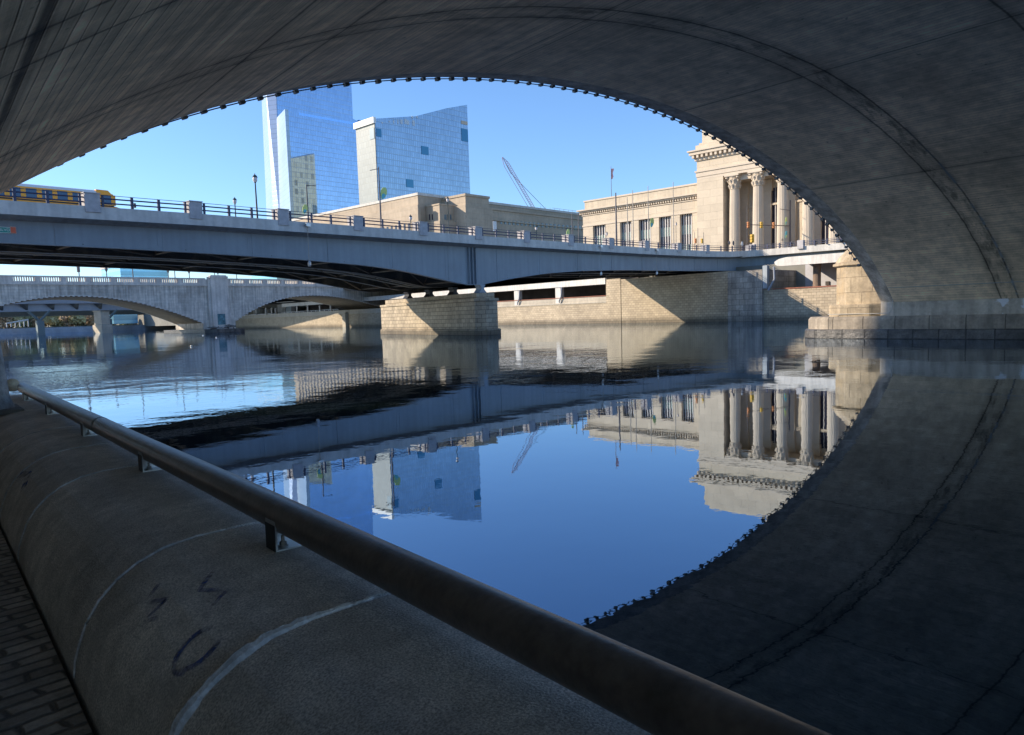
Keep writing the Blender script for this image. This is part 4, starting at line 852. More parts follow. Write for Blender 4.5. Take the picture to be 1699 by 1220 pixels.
# portico interior
XB = XS_+5.6
s = MB(); s.box(XB, XB+3, Y_n, Yp, 10.5, zarc); build('back_wall', s, M['station'], st)
s = MB(); s.box(XS_+1, XB, Y_n, Yp, zarc-1.2, zarc-.02); build('portico_ceiling', s, M['station_trim'], st)
cols = []
for (xa, xb) in ((1206.5, 1222.5), (1245.5, 1262.5), (1286, 1304), (1328, 1347), (1371, 1391)):
    y = (S(xa, 400)[0]+S(xb, 400)[0])/2; cols.append(y)
sp_ = float(np.mean(np.diff(cols))); y0 = cols[0]; cols = [y0+sp_*k for k in range(8) if y0+sp_*k > Y_n+2]
def column(y, X=XS_+1.3, nm='column', r=1.12, ztop=zarc):
    zb, zt = 10.6, ztop-2.95; s = MB(); s.lathe([(r*1.35, zb-10.6), (r*1.35, .5), (r*1.2, .6), (r*1.25, .9), (r*1.05, 1.1)], (X, y, 10.6), 16)
    n = 24; rings = []
    for z, k in ((11.6, 1.0), (16, .99), (22, .94), (zt, .86)):
        rings.append([(X+r*k*(1-.075*(j % 2))*math.cos(math.pi*j/n), y+r*k*(1-.075*(j % 2))*math.sin(math.pi*j/n), z) for j in range(2*n)])
    s.stack(rings); c = build(nm, s, M['station_trim'], st)
    s = MB(); s.lathe([(r*.90, 0), (r*.98, .1), (r*.88, .2), (r*.92, .5), (r*1.12, 1.05), (r*.95, 1.1), (r*1.02, 1.6), (r*1.25, 2.05), (r*1.1, 2.15), (r*1.35, 2.6)], (X, y, zt), 14)
    for ring_z, rr_, nn_, ph in ((.95, 1.13, 10, 0), (1.9, 1.24, 10, .31)):
        for j in range(nn_):
            a = 2*math.pi*j/nn_+ph; cx_, cy_ = X+r*rr_*math.cos(a), y+r*rr_*math.sin(a); s.path([(X+r*.92*math.cos(a), y+r*.92*math.sin(a), zt+ring_z-.7), (cx_, cy_, zt+ring_z), (cx_+.1*math.cos(a), cy_+.1*math.sin(a), zt+ring_z-.18)], [.16, .2, .08], 5)
    for dx in (-1, 1):
        for dy in (-1, 1): s.lathe([(.05, 0), (.3, .12), (.3, .35), (.05, .45)], (X+dx*r*1.05, y+dy*r*1.05, zt+2.1), 8)
    s.box(X-r*1.4, X+r*1.4, y-r*1.4, y+r*1.4, zt+2.6, zt+2.95); build('capital', s, M['station_trim'], c)
for y in cols: column(y)
for y in cols:
    s = MB(); yb = y; s.box(XB-.5, XB+.01, yb-1.0, yb+1.0, 10.6, zarc-1.2); s.box(XB-.7, XB-.01, yb-1.25, yb+1.25, zarc-3.6, zarc-1.25); build('pilaster', s, M['station_trim'], st)
for i in range(len(cols)-1):
    y = (cols[i]+cols[i+1])/2
    if i in (1, 3):
        s = MB(); s.box(XB-.06, XB-.003, y+.1, y+1.5, 12, 26.5); w = build('window', s, M['win_dark'], st)
        s = MB(); s.box(XB-.12, XB-.06, y+.74, y+.86, 12, 26.5); build('mullion', s, M['mullion'], w)
s = MB(); s.box(XB-.3, XB, Y_n, Yp, zarc-6.5, zarc-6.1); build('string_course', s, M['station_trim'], st)
# roof flag
p = onX(1014.5, 322, XS_+12); q = onX(1013.5, 276, XS_+12)
fl = thing('flagpole', (p[0], p[1], 28), 'slender flagpole with a limp striped flag on the station roof', 'flagpole')
s = MB(); s.tube((p[0], p[1], 28), (p[0], p[1], q[2]), .1, .05, 6); build('pole', s, M['pole'], fl)
s = MB(); zt = q[2]-.6; s.stack([[(p[0]+.05, p[1]+.05, z), (p[0]+.05+w*.5, p[1]+.05-w, z), (p[0]+.2+w*.5, p[1]-.1-w, z), (p[0]+.15, p[1], z)] for z, w in ((zt-2.6, .1), (zt-2.0, .35), (zt-1.1, .2), (zt-.4, .45), (zt, .5))])
flagm = bpy.data.materials.new('striped_flag'); flagm.use_nodes = True; N = flagm.node_tree.nodes; L = flagm.node_tree.links
wv = N.new('ShaderNodeTexWave'); wv.bands_direction = 'Z'; wv.inputs['Scale'].default_value = 1.2; g_ = N.new('ShaderNodeNewGeometry'); L.new(g_.outputs['Position'], wv.inputs[0]); rp = N.new('ShaderNodeValToRGB'); rp.color_ramp.interpolation = 'CONSTANT'; rp.color_ramp.elements[0].color = (.5, .05, .07, 1); rp.color_ramp.elements[1].position = .5; rp.color_ramp.elements[1].color = (.6, .6, .62, 1); L.new(wv.outputs['Fac'], rp.inputs[0]); L.new(rp.outputs[0], N['Principled BSDF'].inputs[0])
build('flag', s, flagm, fl)
s = MB()  # hidden rest of station
s.box(XS_+24, XS_+60, 30, 80, 10.5, 36); build('main_hall', s, M['station'], st)

# ================================================================ OLD POST OFFICE (tan blocks in the middle)
po = thing('post_office', (200, 230, 11), 'massive tan limestone building with stepped flat roofs behind the girder bridge', 'building')
XA = 170.
a0 = onX(540, 357, XA); a1 = onX(693, 323, XA); ztA = float((a0[2]+a1[2])/2); YA = float(a1[1]); YA1 = float(onX(484.5, 465, XA)[1])
s = MB(); s.box(XA, XA+130, YA, YA1, 10.5, ztA); build('wall', s, M['post'], po)
s = MB(); s.box(XA-.3, XA+130, YA-.3, YA1, ztA, ztA+.9); build('roof_edge', s, M['conc_lt'], po)
s = MB(); s.box(XA-1.2, XA+.01, YA-1.2, YA1, 10.5, float(onX(693, 341, XA)[2])); build('lower_wall', s, M['post'], po)
# block C
pc = onY(734, 333, YA); XC = float(pc[0]); c1 = onX(772, 325, XC); YCc = float(c1[1]); ztC = float(c1[2]); cx1 = float(onY(811, 331, YCc)[0])
s = MB(); s.box(XC, cx1, YCc, YA+30, 10.5, ztC); build('wall', s, M['post'], po)
s = MB(); s.box(XC-.3, cx1+.3, YCc-.3, YA+30, ztC, ztC+.8); build('roof_edge', s, M['post'], po)
zs = float(onY(817, 345, YCc-1.5)[2]); cx2 = float(onY(817, 345, YCc-1.5)[0])
s = MB(); s.box(XC-1.5, cx2, YCc-1.5, YA+30, 10.5, zs); build('lower_wall', s, M['post'], po)
# block B in front of C / beside A
pb_ = onY(706, 345, YA); XBb = float(pb_[0]); b1_ = onX(729, 340, XBb); YB = float(b1_[1]); ztB = float(b1_[2]); bx2 = XBb+ (XC-XBb)+6
s = MB(); s.box(XBb, bx2, YB, YA+5, 10.5, ztB); build('wall', s, M['post'], po)
s = MB(); s.box(XBb-.25, bx2+.2, YB-.25, YA+5, ztB, ztB+.5); build('roof_edge', s, M['post'], po)
s = MB(); zz1 = float(onY(740, 367, YB-1)[2]); s.box(XBb-1, bx2+3, YB-1, YA, 10.5, zz1); build('lower_wall', s, M['post'], po)
for x0, x1 in ((712, 714), (716.5, 718.5)):
    q0, q1 = onX(x0, 356, XBb), onX(x1, 365, XBb); s = MB(); s.box(XBb-.1, XBb+.02, q1[1], q0[1], q1[2], q0[2]); build('window', s, M['win_dark'], po)
for x0, x1, m_ in ((737, 741, 'win_blue'), (742, 743.5, 'win_dark'), (746, 749, 'win_blue')):
    q0, q1 = onY(x0, 356, YB), onY(x1, 365, YB); s = MB(); s.box(q0[0], q1[0], YB-.1, YB+.02, q1[2], q0[2]); build('window', s, M[m_], po)
# long low wing D
YD = YCc+3
d0, d1 = onY(818, 349, YD), onY(975, 361, YD); ztD = float((d0[2]+d1[2])/2)
s = MB(); s.box(float(d0[0])-2, float(d1[0])+60, YD, YD+60, 10.5, ztD); build('wall', s, M['post'], po)
s = MB(); s.box(float(d0[0])-2, float(d1[0])+60, YD-.4, YD+60, ztD-.7, ztD); s.box(float(d0[0])-2, float(d1[0])+60, YD-.6, YD+.02, ztD-4.6, ztD-4.2); build('string_course', s, M['post'], po)
for k in range(22):
    xa = 829.3+k*6.85
    if xa > 966: break
    q0, q1 = onY(xa, 365+(xa-829)*.08, YD), onY(xa+4, 372+(xa-829)*.08, YD)
    s = MB(); s.box(q0[0], q1[0], YD-.08, YD+.02, q1[2], q0[2]); w = build('window', s, M['win_blue'], po)
    s = MB(); s.box(q0[0]+.1, q0[0]+(q1[0]-q0[0])*.28, YD-.1, YD-.06, q1[2], q0[2]); build('reveal_shade', s, M['win_dark'], w)  # dark strip on each pane, painted for the shade of its reveal
yw0 = float(onX(651, 370, XA-1.2)[1]); stp = (float(onX(644, 370, XA-1.2)[1])-yw0); zwin = float(onX(670, 372, XA-1.2)[2]); k = -5
while yw0+stp*k < YA1-3:
    y = yw0+stp*k
    s = MB(); s.box(XA-1.3, XA-1.18, y, y+stp*.38, 13, zwin-(.0)); build('window', s, M['win_dark'], po); k += 1
    if k > 60: break
# roof plant building behind
YR = YD+70; q0, q1 = onY(902, 357, YR), onY(962, 349, YR)
rt = thing('rooftop_block', (float(q0[0]+q1[0])/2, YR, 30), 'low grey rooftop plant block behind the post office wing, beside the station', 'building')
s = MB(); x0, x1 = float(q0[0]), float(q1[0]); s.box(x0, x1, YR, YR+20, 30, float(onY(930, 357, YR)[2])); build('wall', s, M['steelgrey'], rt)
s = MB(); xm = float(onY(921, 357, YR)[0]); xn = float(onY(951, 357, YR)[0]); zt = float(onY(938, 351, YR)[2]); s.box(xm, x1, YR+1, YR+15, 30, zt); build('upper_wall', s, mat('brown_louvres', (.16, .14, .12), brick=(.5, 50, .1, .6, .1)), rt)
s = MB(); s.box(xn, x1, YR+.5, YR+15, 30, zt+.3); build('stair_tower', s, M['steelgrey'], rt)
s = MB()
for k in range(9): x = x0+(x1-x0)*k/8; s.tube((x, YR+2, 30), (x, YR+2, zt+1.5), .1, n=4)
s.tube((xm, YR+2, zt+1.4), (x1, YR+2, zt+1.4), .08, n=4); build('railing', s, M['pole_lt'], rt)
# crane
YK = YD+110
k0, k1 = onY(890, 358, YK), onY(833.5, 261.5, YK); cr = thing('crane', tuple(k0), 'tall lattice crane boom leaning left above the post office roof', 'crane')
d = (k1-k0); up_ = np.array([.9, 0, .5]); s = MB(); n = 34
perp = np.cross(d/np.linalg.norm(d), [0, 1, 0]); 
def kp(t, sx, sy): w = 1.15*(min(1, (1-t)*9+.15)); return tuple(k0+d*t+perp*sx*w+np.array([0, 1, 0])*sy*w)
for sx in (-1, 1):
    for sy in (-1, 1): s.path([kp(t, sx, sy) for t in np.linspace(-.35, 1, 12)], .17, 4)
for k in range(n):
    t0, t1_ = k/n, (k+1)/n
    s.tube(kp(t0, -1, -1), kp(t1_, 1, -1), .11, n=3); s.tube(kp(t0, 1, -1), kp(t1_, -1, -1), .11, n=3)
build('boom', s, M['crane'], cr)
e0 = onY(847, 287, YK); e1 = onY(912, 354, YK); e2 = onY(834, 262, YK)
s = MB(); s.path([tuple(e2), tuple(e0), tuple(e1), tuple(e1+(e1-e0)*.4)], .16, 4); build('cable', s, M['pole'], cr)
s = MB(); s.box(k0[0]-4, k0[0]+6, k0[1]-3, k0[1]+3, 11, float(k0[2])-20); build('mast', s, M['crane'], cr)

# ================================================================ GLASS TOWERS
YE = 420.; x0 = float(onY(622, 195, YE)[0]); x1 = float(onY(775, 174, YE)[0]); xb1 = float(onY(779, 330, YE)[0])
ev = thing('glass_tower', (350, YE+15, 11), 'grey-blue glass tower with a sloping top and pale sunlit left side', 'tower')
zA = float(onY(622, 197, YE)[2]); zB = float(onY(775, 174, YE)[2]); zM = float(onY(740, 180, YE)[2]); xm = float(onY(740, 180, YE)[0]); TE = float(onX(590.5, 207, x0)[1])
prof_ = [(x0, 11), (x1, 11), (x1, zB), (xm, zM), (x0+(xm-x0)*.55, zA+(zM-zA)*.42), (x0, zA)]
s = MB(); s.prism([(x, YE, z) for x, z in prof_], (0, TE-YE, 0)); build('curtain_wall', s, M['glass_evo'], ev)
s = MB(); s.box(x0-.4, x0+.02, YE+.4, TE-.2, 11, zA-3); build('side_wall', s, M['glass_evo_e'], ev)
s = MB(); s.prism([(x, TE-.01, z) for x, z in [(x0, 11), (x1, 11), (x1, zB-1), (xm, zM-1), (x0, zA-1)]], (0, .4, 0)); build('rear_wall', s, mat('olive_panel_glass', (.33, .35, .27), rough=.4, metal=.1, brick=(6, 8, 1.6, 1.5, .5), var=.1), ev)
s = MB(); s.box(x0-1.6, x0+.5, YE-.2, TE+.8, zA-3, zA+1.0); build('roof_edge', s, M['white'], ev)
for (xa, xb, ya, yb) in ((698.5, 711, 242, 258), (673.5, 686, 297, 312), (765, 776.5, 213, 236), (624, 633, 213, 228)):
    q0, q1 = onY(xa, ya, YE), onY(xb, yb, YE); s = MB(); s.box(q0[0], q1[0], YE-.25, YE+.01, q1[2], q0[2]); build('recess', s, M['glass_void'], ev)
q0, q1 = onX(613.5, 214, x0-.4), onX(621.5, 230, x0-.4); s = MB(); s.box(x0-.65, x0-.39, q1[1], q0[1], q1[2], q0[2]); build('recess', s, M['win_blue'], ev)
for k, (xa, ya, h) in enumerate(((633, 199, 3), (645, 197, 3), (652, 196, 6), (659, 196, 7), (664, 195, 8), (671, 194, 9), (675, 196, 8), (683, 189, 5), (684, 196, 10), (691, 189, 4))):
    q0, q1 = onY(xa, ya+3.5, YE), onY(xa+(4 if h > 7 else 2.2), ya+3.5+h, YE); s = MB(); s.box(q0[0], q1[0], YE-.2, YE+.01, q1[2], q0[2]); build('roof_screen_sky_panel', s, mat('sky_tone_panel', (.55, .62, .68), rough=.5, var=0) if k == 0 else bpy.data.materials['sky_tone_panel'], ev)  # solid pale panels; the sky through the openings is put into their colour
q0, q1 = onY(765, 200, YE), onY(775.5, 208, YE); s = MB()
for k in range(4): xx = q0[0]+(q1[0]-q0[0])*k/4; s.box(xx, xx+1.6, YE-.3, YE+.01, q1[2], q0[2])
build('louvre', s, M['station_trim'], ev)
YF = 538.
def Fp(x, y): p = onY(x, y, YF); return float(p[0]), float(p[2])
fm = thing('blue_glass_tower', (350, YF+20, 11), 'tall deep blue mirror-glass tower with pale slanting facets on its left edge', 'tower')
xr0, zt1 = Fp(597, 203); xr1 = Fp(583.5, 150)[0]
xl, _ = Fp(482, 345)[0], 0; xt, zt_c = Fp(472.5, 182)
YF2 = YF+40
def Gp(x, y): p = onY(x, y, YF2); return float(p[0]), float(p[2])
def edge(pb, pt, yt, dy): return [tuple(onY(pb, 372, YF+dy)), tuple(onY(pt, yt, YF+dy))]
E0, E1, E2, E3 = edge(483.6, 472.6, 181, -.3), edge(465, 459, 196, 40), edge(454.5, 441.5, 150, 49), edge(443, 433.5, 150, 86)
E1b = edge(465, 458, 150, 40.2)
vA = (E1[0][0]-E0[0][0]+2.2, 39.8, 0); vB = (E2[0][0]-E1b[0][0]+6, 9, 0); vC = (E3[0][0]-E2[0][0]+2.5, 37, 0)
s = MB(); s.prism([(Fp(484, 372)[0], YF, Fp(484, 372)[1]), (Fp(600, 372)[0], YF, Fp(600, 372)[1]), (xr0, YF, zt1), (xr1, YF, Fp(584, 197)[1]), (xt+.6, YF, Fp(472.5, 185)[1])], vA); build('curtain_wall', s, M['glass_blue'], fm)
ux0, uz0 = Gp(458.5, 195); ux1 = Gp(585.5, 197)[0]
s = MB(); s.prism([(ux0+.6, YF2, uz0-60), (ux1, YF2, uz0-60), (Gp(583.5, 150)[0], YF2, 245), (Gp(458, 150)[0]+.6, YF2, 245)], (19, 44, 0)); build('upper_curtain_wall', s, M['glass_blue'], fm)
s = MB(); s.box(ux1-1, xr0, YF+.5, YF+30, zt1-2, zt1+2.2); build('setback_rail', s, M['glass_blue'], fm)
q0, q1 = Fp(497, 188), Fp(592, 207)
s = MB(); n = 40
for k in range(n):
    t = k/n; a = Fp(496+94*t, 187+17*t); b = Fp(496+94*(t+.8/n), 191.5+16.5*t); s.box(a[0], b[0], YF-.1, YF+.01, b[1], a[1]) 
build('bright_band', s, mat('light_blue_glass', (.34, .55, .85), rough=.15, metal=.8, var=0), fm)
def facet(name, P, depth, m):
    # slanting prism in front of the left edge, faces turned to the east
    s = MB(); s.prism([(q[0], YF+dy, q[1]) for q, dy in P], (2.5, depth, 0)); return build(name, s, m, fm)
for (a, b, m_) in ((E0, E1, 'glass_pale'), (E1b, E2, 'glass_pale_shade'), (E2, E3, 'glass_pale')):
    s = MB(); s.prism([a[0], b[0], b[1], a[1]], (3, 0, 0)); build('facet', s, M[m_], fm)

# ================================================================ OTHER FAR BUILDINGS
def slab(label, cat, name, xa, xb, Y, ztop, m, dep=30, extra=None, zb=9):
    x0, x1 = float(onY(xa, 470, Y)[0]), float(onY(xb, 470, Y)[0]); t = thing(name, ((x0+x1)/2, Y+dep/2, zb), label, cat)
    s = MB(); s.box(x0, x1, Y, Y+dep, zb, ztop); build('wall', s, m, t); return t, x0, x1
t, x0, x1 = slab('teal banded glass office block far beyond the stone bridge balustrade', 'building', 'office_building', 201, 281, 600, 47.5, M['glass_teal'], 40)
s = MB(); s.box(x0-.5, x1+.5, 599.4, 641, 47.5, 49); build('roof_edge', s, M['conc_lt'], t)
t, x0, x1 = slab('pale grey glass building left of the tan post office, beyond the stone bridge', 'building', 'office_building', 460, 482.5, 330, 33, M['glass_teal'], 25)
s = MB(); s.box(x0-.3, x1+.3, 329.6, 356, 33, 34); build('roof_edge', s, M['conc_lt'], t)
t, x0, x1 = slab('low blue-glazed building at the far bank seen under the left stone arch', 'building', 'low_building', 184, 224, 462, 13.5, M['glass_teal'], 14, zb=4)
s = MB(); s.box(x0, x1, 461.6, 476, 13.5, 14.3); build('roof', s, M['emb'], t)

# ================================================================ SCHOOL BUS
YU = 63.5
p0, p1 = onY(30, 303, YU), onY(187, 317, YU); xf = float(p1[0]); zr = ZT(15)-.58
hgt = float(onY(100, 308.5, YU)[2])-zr
bus = thing('school_bus', (xf-5.4, YU+1.2, zr), 'orange-yellow school bus with white roof crossing the girder bridge at the left', 'bus')
x0b = xf-11.2; y0, y1 = YU, YU+2.4; zf = zr+.55; zw = zr+hgt*.58; zwt2 = zr+hgt*.86; zt = zr+hgt
s = MB(); s.box(x0b, xf, y0, y1, zf, zw); s.box(x0b, xf, y0+.02, y0+.07, zw, zw+.05); s.box(x0b, xf, y0, y1, zwt2, zwt2+.1)
nw = 11; pw_ = (xf-x0b)/nw
for k in range(nw+1):
    x = x0b+pw_*k; s.box(x-.16, x+.16, y0-.005, y0+.08, zw, zwt2+.02); s.box(x-.07, x+.07, y1-.08, y1+.005, zw, zwt2+.02)
build('body', s, M['bus'], bus)
s = MB(); s.box(x0b+.05, xf-.05, y0+.03, y0+.06, zw, zwt2); s.box(x0b+.05, xf-.05, y1-.06, y1-.03, zw, zwt2); s.box(x0b+.02, x0b+.05, y0+.1, y1-.1, zw, zwt2); build('windows', s, M['glass_bus'], bus)
s = MB(); P = [(y0, zwt2+.1), (y0+.12, zt-.08), (y0+.5, zt), (y1-.5, zt), (y1-.12, zt-.08), (y1, zwt2+.1)]; s.prism([(x0b, y, z) for y, z in P], (xf-x0b-1.2, 0, 0)); build('roof', s, M['white'], bus)
s = MB(); P = [(xf-1.2, zt), (xf-.35, zt-.02), (xf-.05, zwt2+.05), (xf-1.2, zwt2+.05)]; s.prism([(x, y0+.02, z) for x, z in P], (0, y1-y0-.04, 0)); build('front_cap', s, M['bus'], bus)
s = MB(); P = [(xf-.02, zf), (xf+1.25, zf), (xf+1.3, zw-.35), (xf+.25, zw-.05), (xf-.02, zw)]; s.prism([(x, y0+.25, z) for x, z in P], (0, y1-y0-.5, 0)); build('hood', s, M['bus'], bus)
s = MB(); s.prism([(xf-.04, y0+.15, zw), (xf+.12, y0+.15, zw), (xf-.02, y0+.15, zwt2), (xf-.06, y0+.15, zwt2)], (0, y1-y0-.3, 0)); build('windscreen', s, M['glass_bus'], bus)
s = MB(); s.box(x0b, xf, y0-.02, y0+.001, zw-.12, zw-.02); s.box(x0b, xf, y0-.02, y0+.001, zw-.5, zw-.42); build('trim_stripe', s, M['black'], bus)
for x in (x0b+2.4, xf+.6):
    for y in (y0+.02, y1-.3): s = MB(); s.path([(x, y, zr+.5), (x, y+.28, zr+.5)], .5, 16); build('wheel', s, M['black'], bus)
s = MB(); s.tube((xf+1.1, y0+.3, zw-.4), (xf+1.5, y0-.1, zw+.1), .03, n=5); s.box(xf+1.45, xf+1.6, y0-.2, y0-.05, zw-.05, zw+.3); build('mirror', s, M['black'], bus)

# ================================================================ LAMPS, POLES, BANNERS, SIGNALS
def lamp(x, y, zb, h, label, grp='street lamps with acorn heads', m='lamp_green'):
    t = thing('street_lamp', (x, y, zb), label, 'street lamp', grp)
    k = max(1, h/4.5)
    s = MB(); s.lathe([(.16, 0), (.16, .25), (.09, .35), (.065, h*.6), (.05, h-.62*1), (.10, h-.55)], (x, y, zb), 10); build('post', s, M[m], t, smooth=True)
    s = MB(); s.lathe([(.10, 0), (.17, .12), (.2, .3), (.17, .42)], (x, y, zb+h-.55), 10); build('globe', s, M['lamp_globe'], t, smooth=True)
    s = MB(); s.lathe([(.23, 0), (.2, .06), (.13, .17), (.05, .22), (.04, .3), (.01, .34)], (x, y, zb+h-.13), 10); build('cap', s, M[m], t, smooth=True); return t
# near-side lamps (y about 60.5) and far-side lamps (y about 77)
def lamp_px(px_, ytop, Y, label, m='lamp_green', ybase=None):
    p = onY(px_, ytop, Y); zb = ZT(float(p[0]))-.2 if float(p[0]) < 121 else 11.1; return lamp(float(p[0]), Y, zb, float(p[2])-zb-.2, label, m=m)
lamp_px(389, 327, 77.6, 'small lamp on the far side of the bridge, just left of the tall lamp')
lamp_px(422.5, 288, 60.2, 'tall dark green lamp with pale globe against the sky, left of the blue tower')
lamp_px(681, 356, 77.6, 'small lamp before the tan wall, midway along the bridge')
lamp_px(742.5, 326, 77.6, 'tall slim lamp in front of the stepped tan blocks')
lamp_px(889.5, 374, 77.6, 'small lamp below the crane, in front of the row of small windows')
lamp_px(1006.5, 384, 77.6, 'small lamp in front of the leftmost station window', m='pole_lt')
lamp_px(1121.5, 368, 77.6, 'lamp between the two rightmost station windows', m='pole_lt')
def pole(px_, ytop, Y, label, m='pole', r=.09, zb=None, arm=None):
    p = onY(px_, ytop, Y); x = float(p[0]); zb = (ZT(x) if x < 121 else 11.1)-.3 if zb is None else zb
    t = thing('utility_pole', (x, Y, zb), label, 'pole'); s = MB(); s.tube((x, Y, zb), (x, Y, float(p[2])), r, r*.55, 7); build('shaft', s, M[m], t)
    if arm: q = onY(arm[0], arm[1], Y-.2); s = MB(); s.tube((x, Y, float(onY(px_, arm[2], Y)[2])), (float(q[0]), Y-.2, float(q[2])), .035, n=5); build('arm', s, M[m], t)
    return t, x, float(p[2])
def leaf_banner(px_, y0, y1, Y, label, par=None, w=.5, flip=1, cols=('banner_y', 'banner_b')):
    a = onY(px_, y0, Y); b = onY(px_, y1, Y); x = float(a[0]); z1, z0 = float(a[2]), float(b[2]); h = z1-z0
    t = thing('leaf_banner', (x, Y, z0), label, 'banner')
    out = [(-.15, 0), (.45, .12), (.95, .45), (1.0, .8), (.7, 1.0), (.2, .95), (-.2, .7), (-.3, .35)]
    s = MB(); s.prism([(x+u*w*flip, Y, z0+v*h) for u, v in out], (0, .04, 0)); build('panel', s, M[cols[0]], t)
    inn = [(.0, .02), (.4, .14), (.7, .38), (.3, .5), (.0, .42), (-.15, .25)]
    s = MB(); s.prism([(x+u*w*flip, Y-.02, z0+v*h) for u, v in inn], (0, .02, 0)); build('emblem', s, M[cols[1]], t); return t
pole(508.5, 307, 61, 'thin dark pole in front of the blue tower, with a short arm', arm=(524, 308.5, 308))
pole(628, 277, 61, 'tallest dark pole, in front of the grey-blue tower, with an arm to the left', r=.1, arm=(614, 283, 280))
leaf_banner(503.5, 339, 355, 60.9, 'lime leaf-shaped banner in front of the blue tower', w=.42)
leaf_banner(633.5, 310, 331, 60.9, 'lime leaf-shaped banner in front of the grey-blue tower', w=.62)
leaf_banner(941, 380, 396, 60.9, 'lime leaf-shaped banner just left of the station, behind a plinth', w=.5)
leaf_banner(1080, 361, 378, 76, 'lime and teal leaf-shaped banner in front of the third station window', w=1.0)
for px_, yt, lb in ((949, 354, 'thin dark pole left of the station corner'), (959.5, 353, 'thin pole at the station corner'), (1021.5, 320, 'thickest brown pole, in front of the station wing cornice'), (1040.5, 327, 'thin pale pole in front of the second station window'), (1049.5, 316, 'thin pole just right of the second station window'), (1075, 309, 'pole carrying the teal banner before the third station window'), (1116.8, 302, 'thin pole between the two rightmost station windows')):
    pole(px_, yt, 77.8, lb, m='pole_lt' if px_ > 1030 else 'pole', r=.2 if px_ == 1021.5 else .11)
# white sign back on a post
p = onY(820.5, 376, 77.5); x, z = float(p[0]), float(p[2]); t = thing('road_sign', (x, 77.5, ZT(x)), 'blank white back of a road sign on a thin post, mid bridge', 'sign')
s = MB(); s.tube((x+.1, 77.5, ZT(x)-.3), (x+.1, 77.5, z-.6), .04, n=5); build('post', s, M['pole_lt'], t); s = MB(); s.box(x-.35, x+.4, 77.44, 77.49, z-.75, z+.75); build('panel', s, M['white'], t, bevel=.03)
# traffic signals near the station
def signal(px_, py, Y, label, m, par=None, rot=0, hh=9):
    p = onY(px_, py, Y); x, z = float(p[0]), float(p[2]); sc_ = .86*hh/1230*np.linalg.norm(p-CAM)
    t = thing('traffic_signal', (x, Y, z-sc_/2), label, 'traffic light', 'traffic signals by the station')
    s = MB(); s.box(x-sc_*.17, x+sc_*.17, Y-sc_*.15, Y+sc_*.15, z-sc_/2, z+sc_/2)
    build('housing', s, M[m], t, bevel=.03)
    for k in range(3):
        zc_ = z+sc_*(.33-.33*k); s = MB(); s.path([(x-sc_*.17, Y, zc_), (x-sc_*.42, Y, zc_+.02)], [sc_*.14, sc_*.15], 8); build('visor', s, M[m], t)
    return t
YG = 62.
m0, m1 = onY(1238, 373, YG), onY(1311, 375, YG); ma = thing('signal_mast', (float(m1[0]), YG, 11), 'long horizontal signal arm on a dark pole in front of the station columns', 'signal mast')
s = MB(); s.tube((float(m1[0]), YG, 11), (float(m1[0]), YG, float(onY(1309, 332, YG)[2])), .17, .11, 8); build('pole', s, M['pole'], ma); s = MB(); s.tube((float(m0[0]), YG, float(m0[2])), (float(m1[0]), YG, float(m1[2])), .07, .1, 6); build('arm', s, M['pole'], ma)
q = onY(1294, 347, YG); s = MB(); s.tube((float(q[0]), YG, float(q[2])), (float(m1[0]), YG, float(onY(1309, 349, YG)[2])), .06, n=5); build('lamp_arm', s, M['pole'], ma)
signal(1242, 373.5, YG-.2, 'orange signal at the left tip of the mast arm', 'signal_o', hh=11); signal(1263.5, 373.5, YG-.2, 'yellow signal in the middle of the mast arm', 'signal_y', hh=11); signal(1284, 374, YG-.2, 'orange signal nearest the pole on the mast arm', 'signal_o', hh=10.5)
leaf_banner(1303.5, 360, 374, YG-.4, 'lime and blue leaf banner high on the signal mast pole', w=.7); leaf_banner(1303.5, 383, 396, YG-.4, 'pale green and blue leaf banner low on the signal mast pole', w=.8, cols=('banner_b', 'banner_y'))
signal(1248.5, 396, YG, 'tall yellow signal standing behind the corner plinth', 'signal_y', hh=15)
signal(1154.5, 400, YG, 'orange-red signal behind the railing, left of the yellow one', 'signal_o', hh=9); signal(1165, 400, YG, 'small yellow signal behind the railing with a yellow lamp beside it', 'signal_y', hh=8.5)
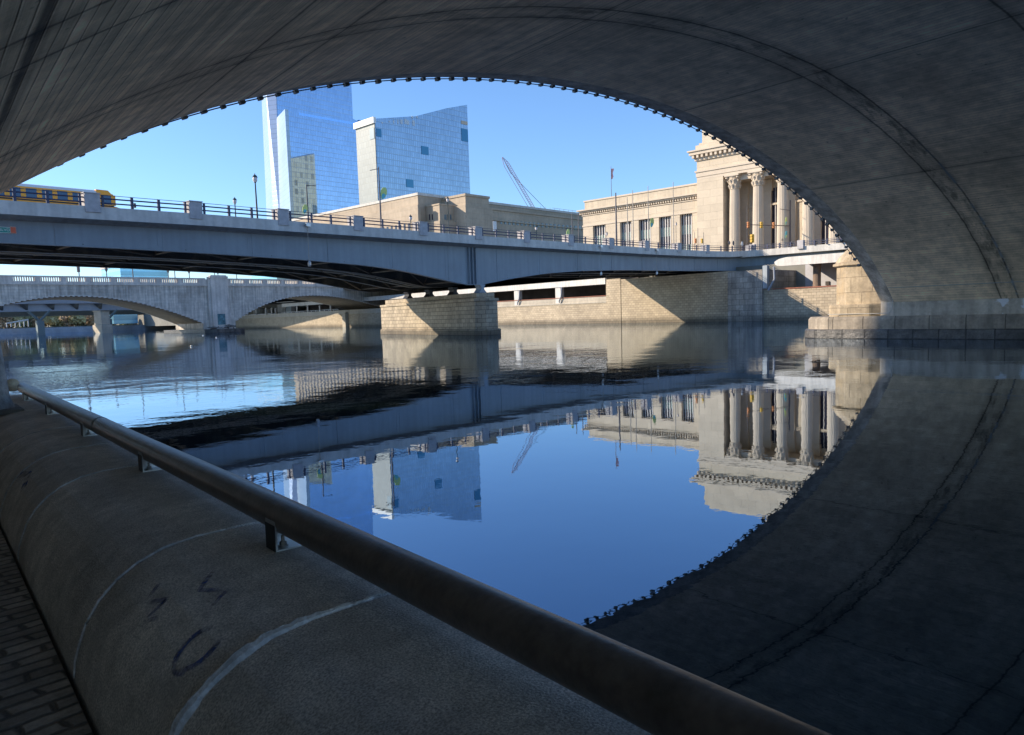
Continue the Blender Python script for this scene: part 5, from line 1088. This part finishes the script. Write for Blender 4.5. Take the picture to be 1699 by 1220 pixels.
for px_, y0_, lb in ((1152.5, 385, 'thin brown pole behind the orange-red signal'), (1157.8, 378, 'thin grey pole between the two small signals'), (1167.3, 386, 'thin brown pole carrying the small yellow signal'), (1239.5, 340, 'thin red-brown pole left of the yellow signal'), (1305, 348, 'thin pole beside the signal mast pole')): pole(px_, y0_, YG+.6, lb, m='pole', r=.06)
def disc(px_, py, Y, w, h, m, label, cat, name):
    p = onY(px_, py, Y); x, z = float(p[0]), float(p[2]); t = thing(name, (x, Y, 11), label, cat); s = MB(); s.path([(x, Y, z), (x, Y+.06, z)], w, 12); build('panel', s, M[m], t); s = MB(); s.tube((x, Y+.1, 11.2), (x, Y+.1, z), .04, n=5); build('post', s, M['pole_lt'], t); return t
disc(1210, 403, YG, .38, .3, 'pole', 'dark round sign behind the railing at the foot of the first column', 'sign', 'round_sign'); disc(1217, 403.5, YG, .38, .3, 'pole', 'second dark round sign behind the railing, right of the first', 'sign', 'round_sign'); disc(1231.5, 405, YG, .42, .42, 'white', 'white round street clock face behind the railing', 'clock', 'street_clock')
disc(1298, 398, YG-2, .35, .3, 'pole_lt', 'small grey round sign behind the sunlit parapet', 'sign', 'round_sign')
rw_ = random.Random(5)
dw = thing('driftwood', (81, YM-3.2, .9), 'tangle of grey driftwood caught on the foot of the stone bridge pier', 'driftwood')
for k in range(16):
    x = rw_.uniform(78.2, 86.5); y = YM-rw_.uniform(1.2, 3.6); a = rw_.uniform(0, 3.1); l = rw_.uniform(1, 3.2); s = MB(); z = rw_.uniform(.95, 1.5)
    s.path([(x-l*math.cos(a)*.5, y-l*.15, z), (x, y, z+rw_.uniform(0, .4)), (x+l*math.cos(a)*.5, y+l*.1, z+rw_.uniform(-.1, .5))], [.14, .11, .04], 6); build('branch', s, M['bark'] if k % 2 else M['conc_dk'], dw)
# floating specks on the water
for i, (px_, py) in enumerate(((317.5, 575), (337, 557), (359, 560.5))):
    p = onZ(px_, py, .02); s = MB(); r = .13 if i == 0 else .12; s.lathe([(r*.6, 0), (r, .05), (r*.7, .14), (.01, .17)], (float(p[0]), float(p[1]), -.02), 8); o = build('float', s, M['white']); tag(o, ['largest white float on the river, left of the bridge pier', 'small white float near the stone bridge footing', 'small white float below the pilaster of the stone bridge'][i], 'float')
print('objects', len(bpy.data.objects))
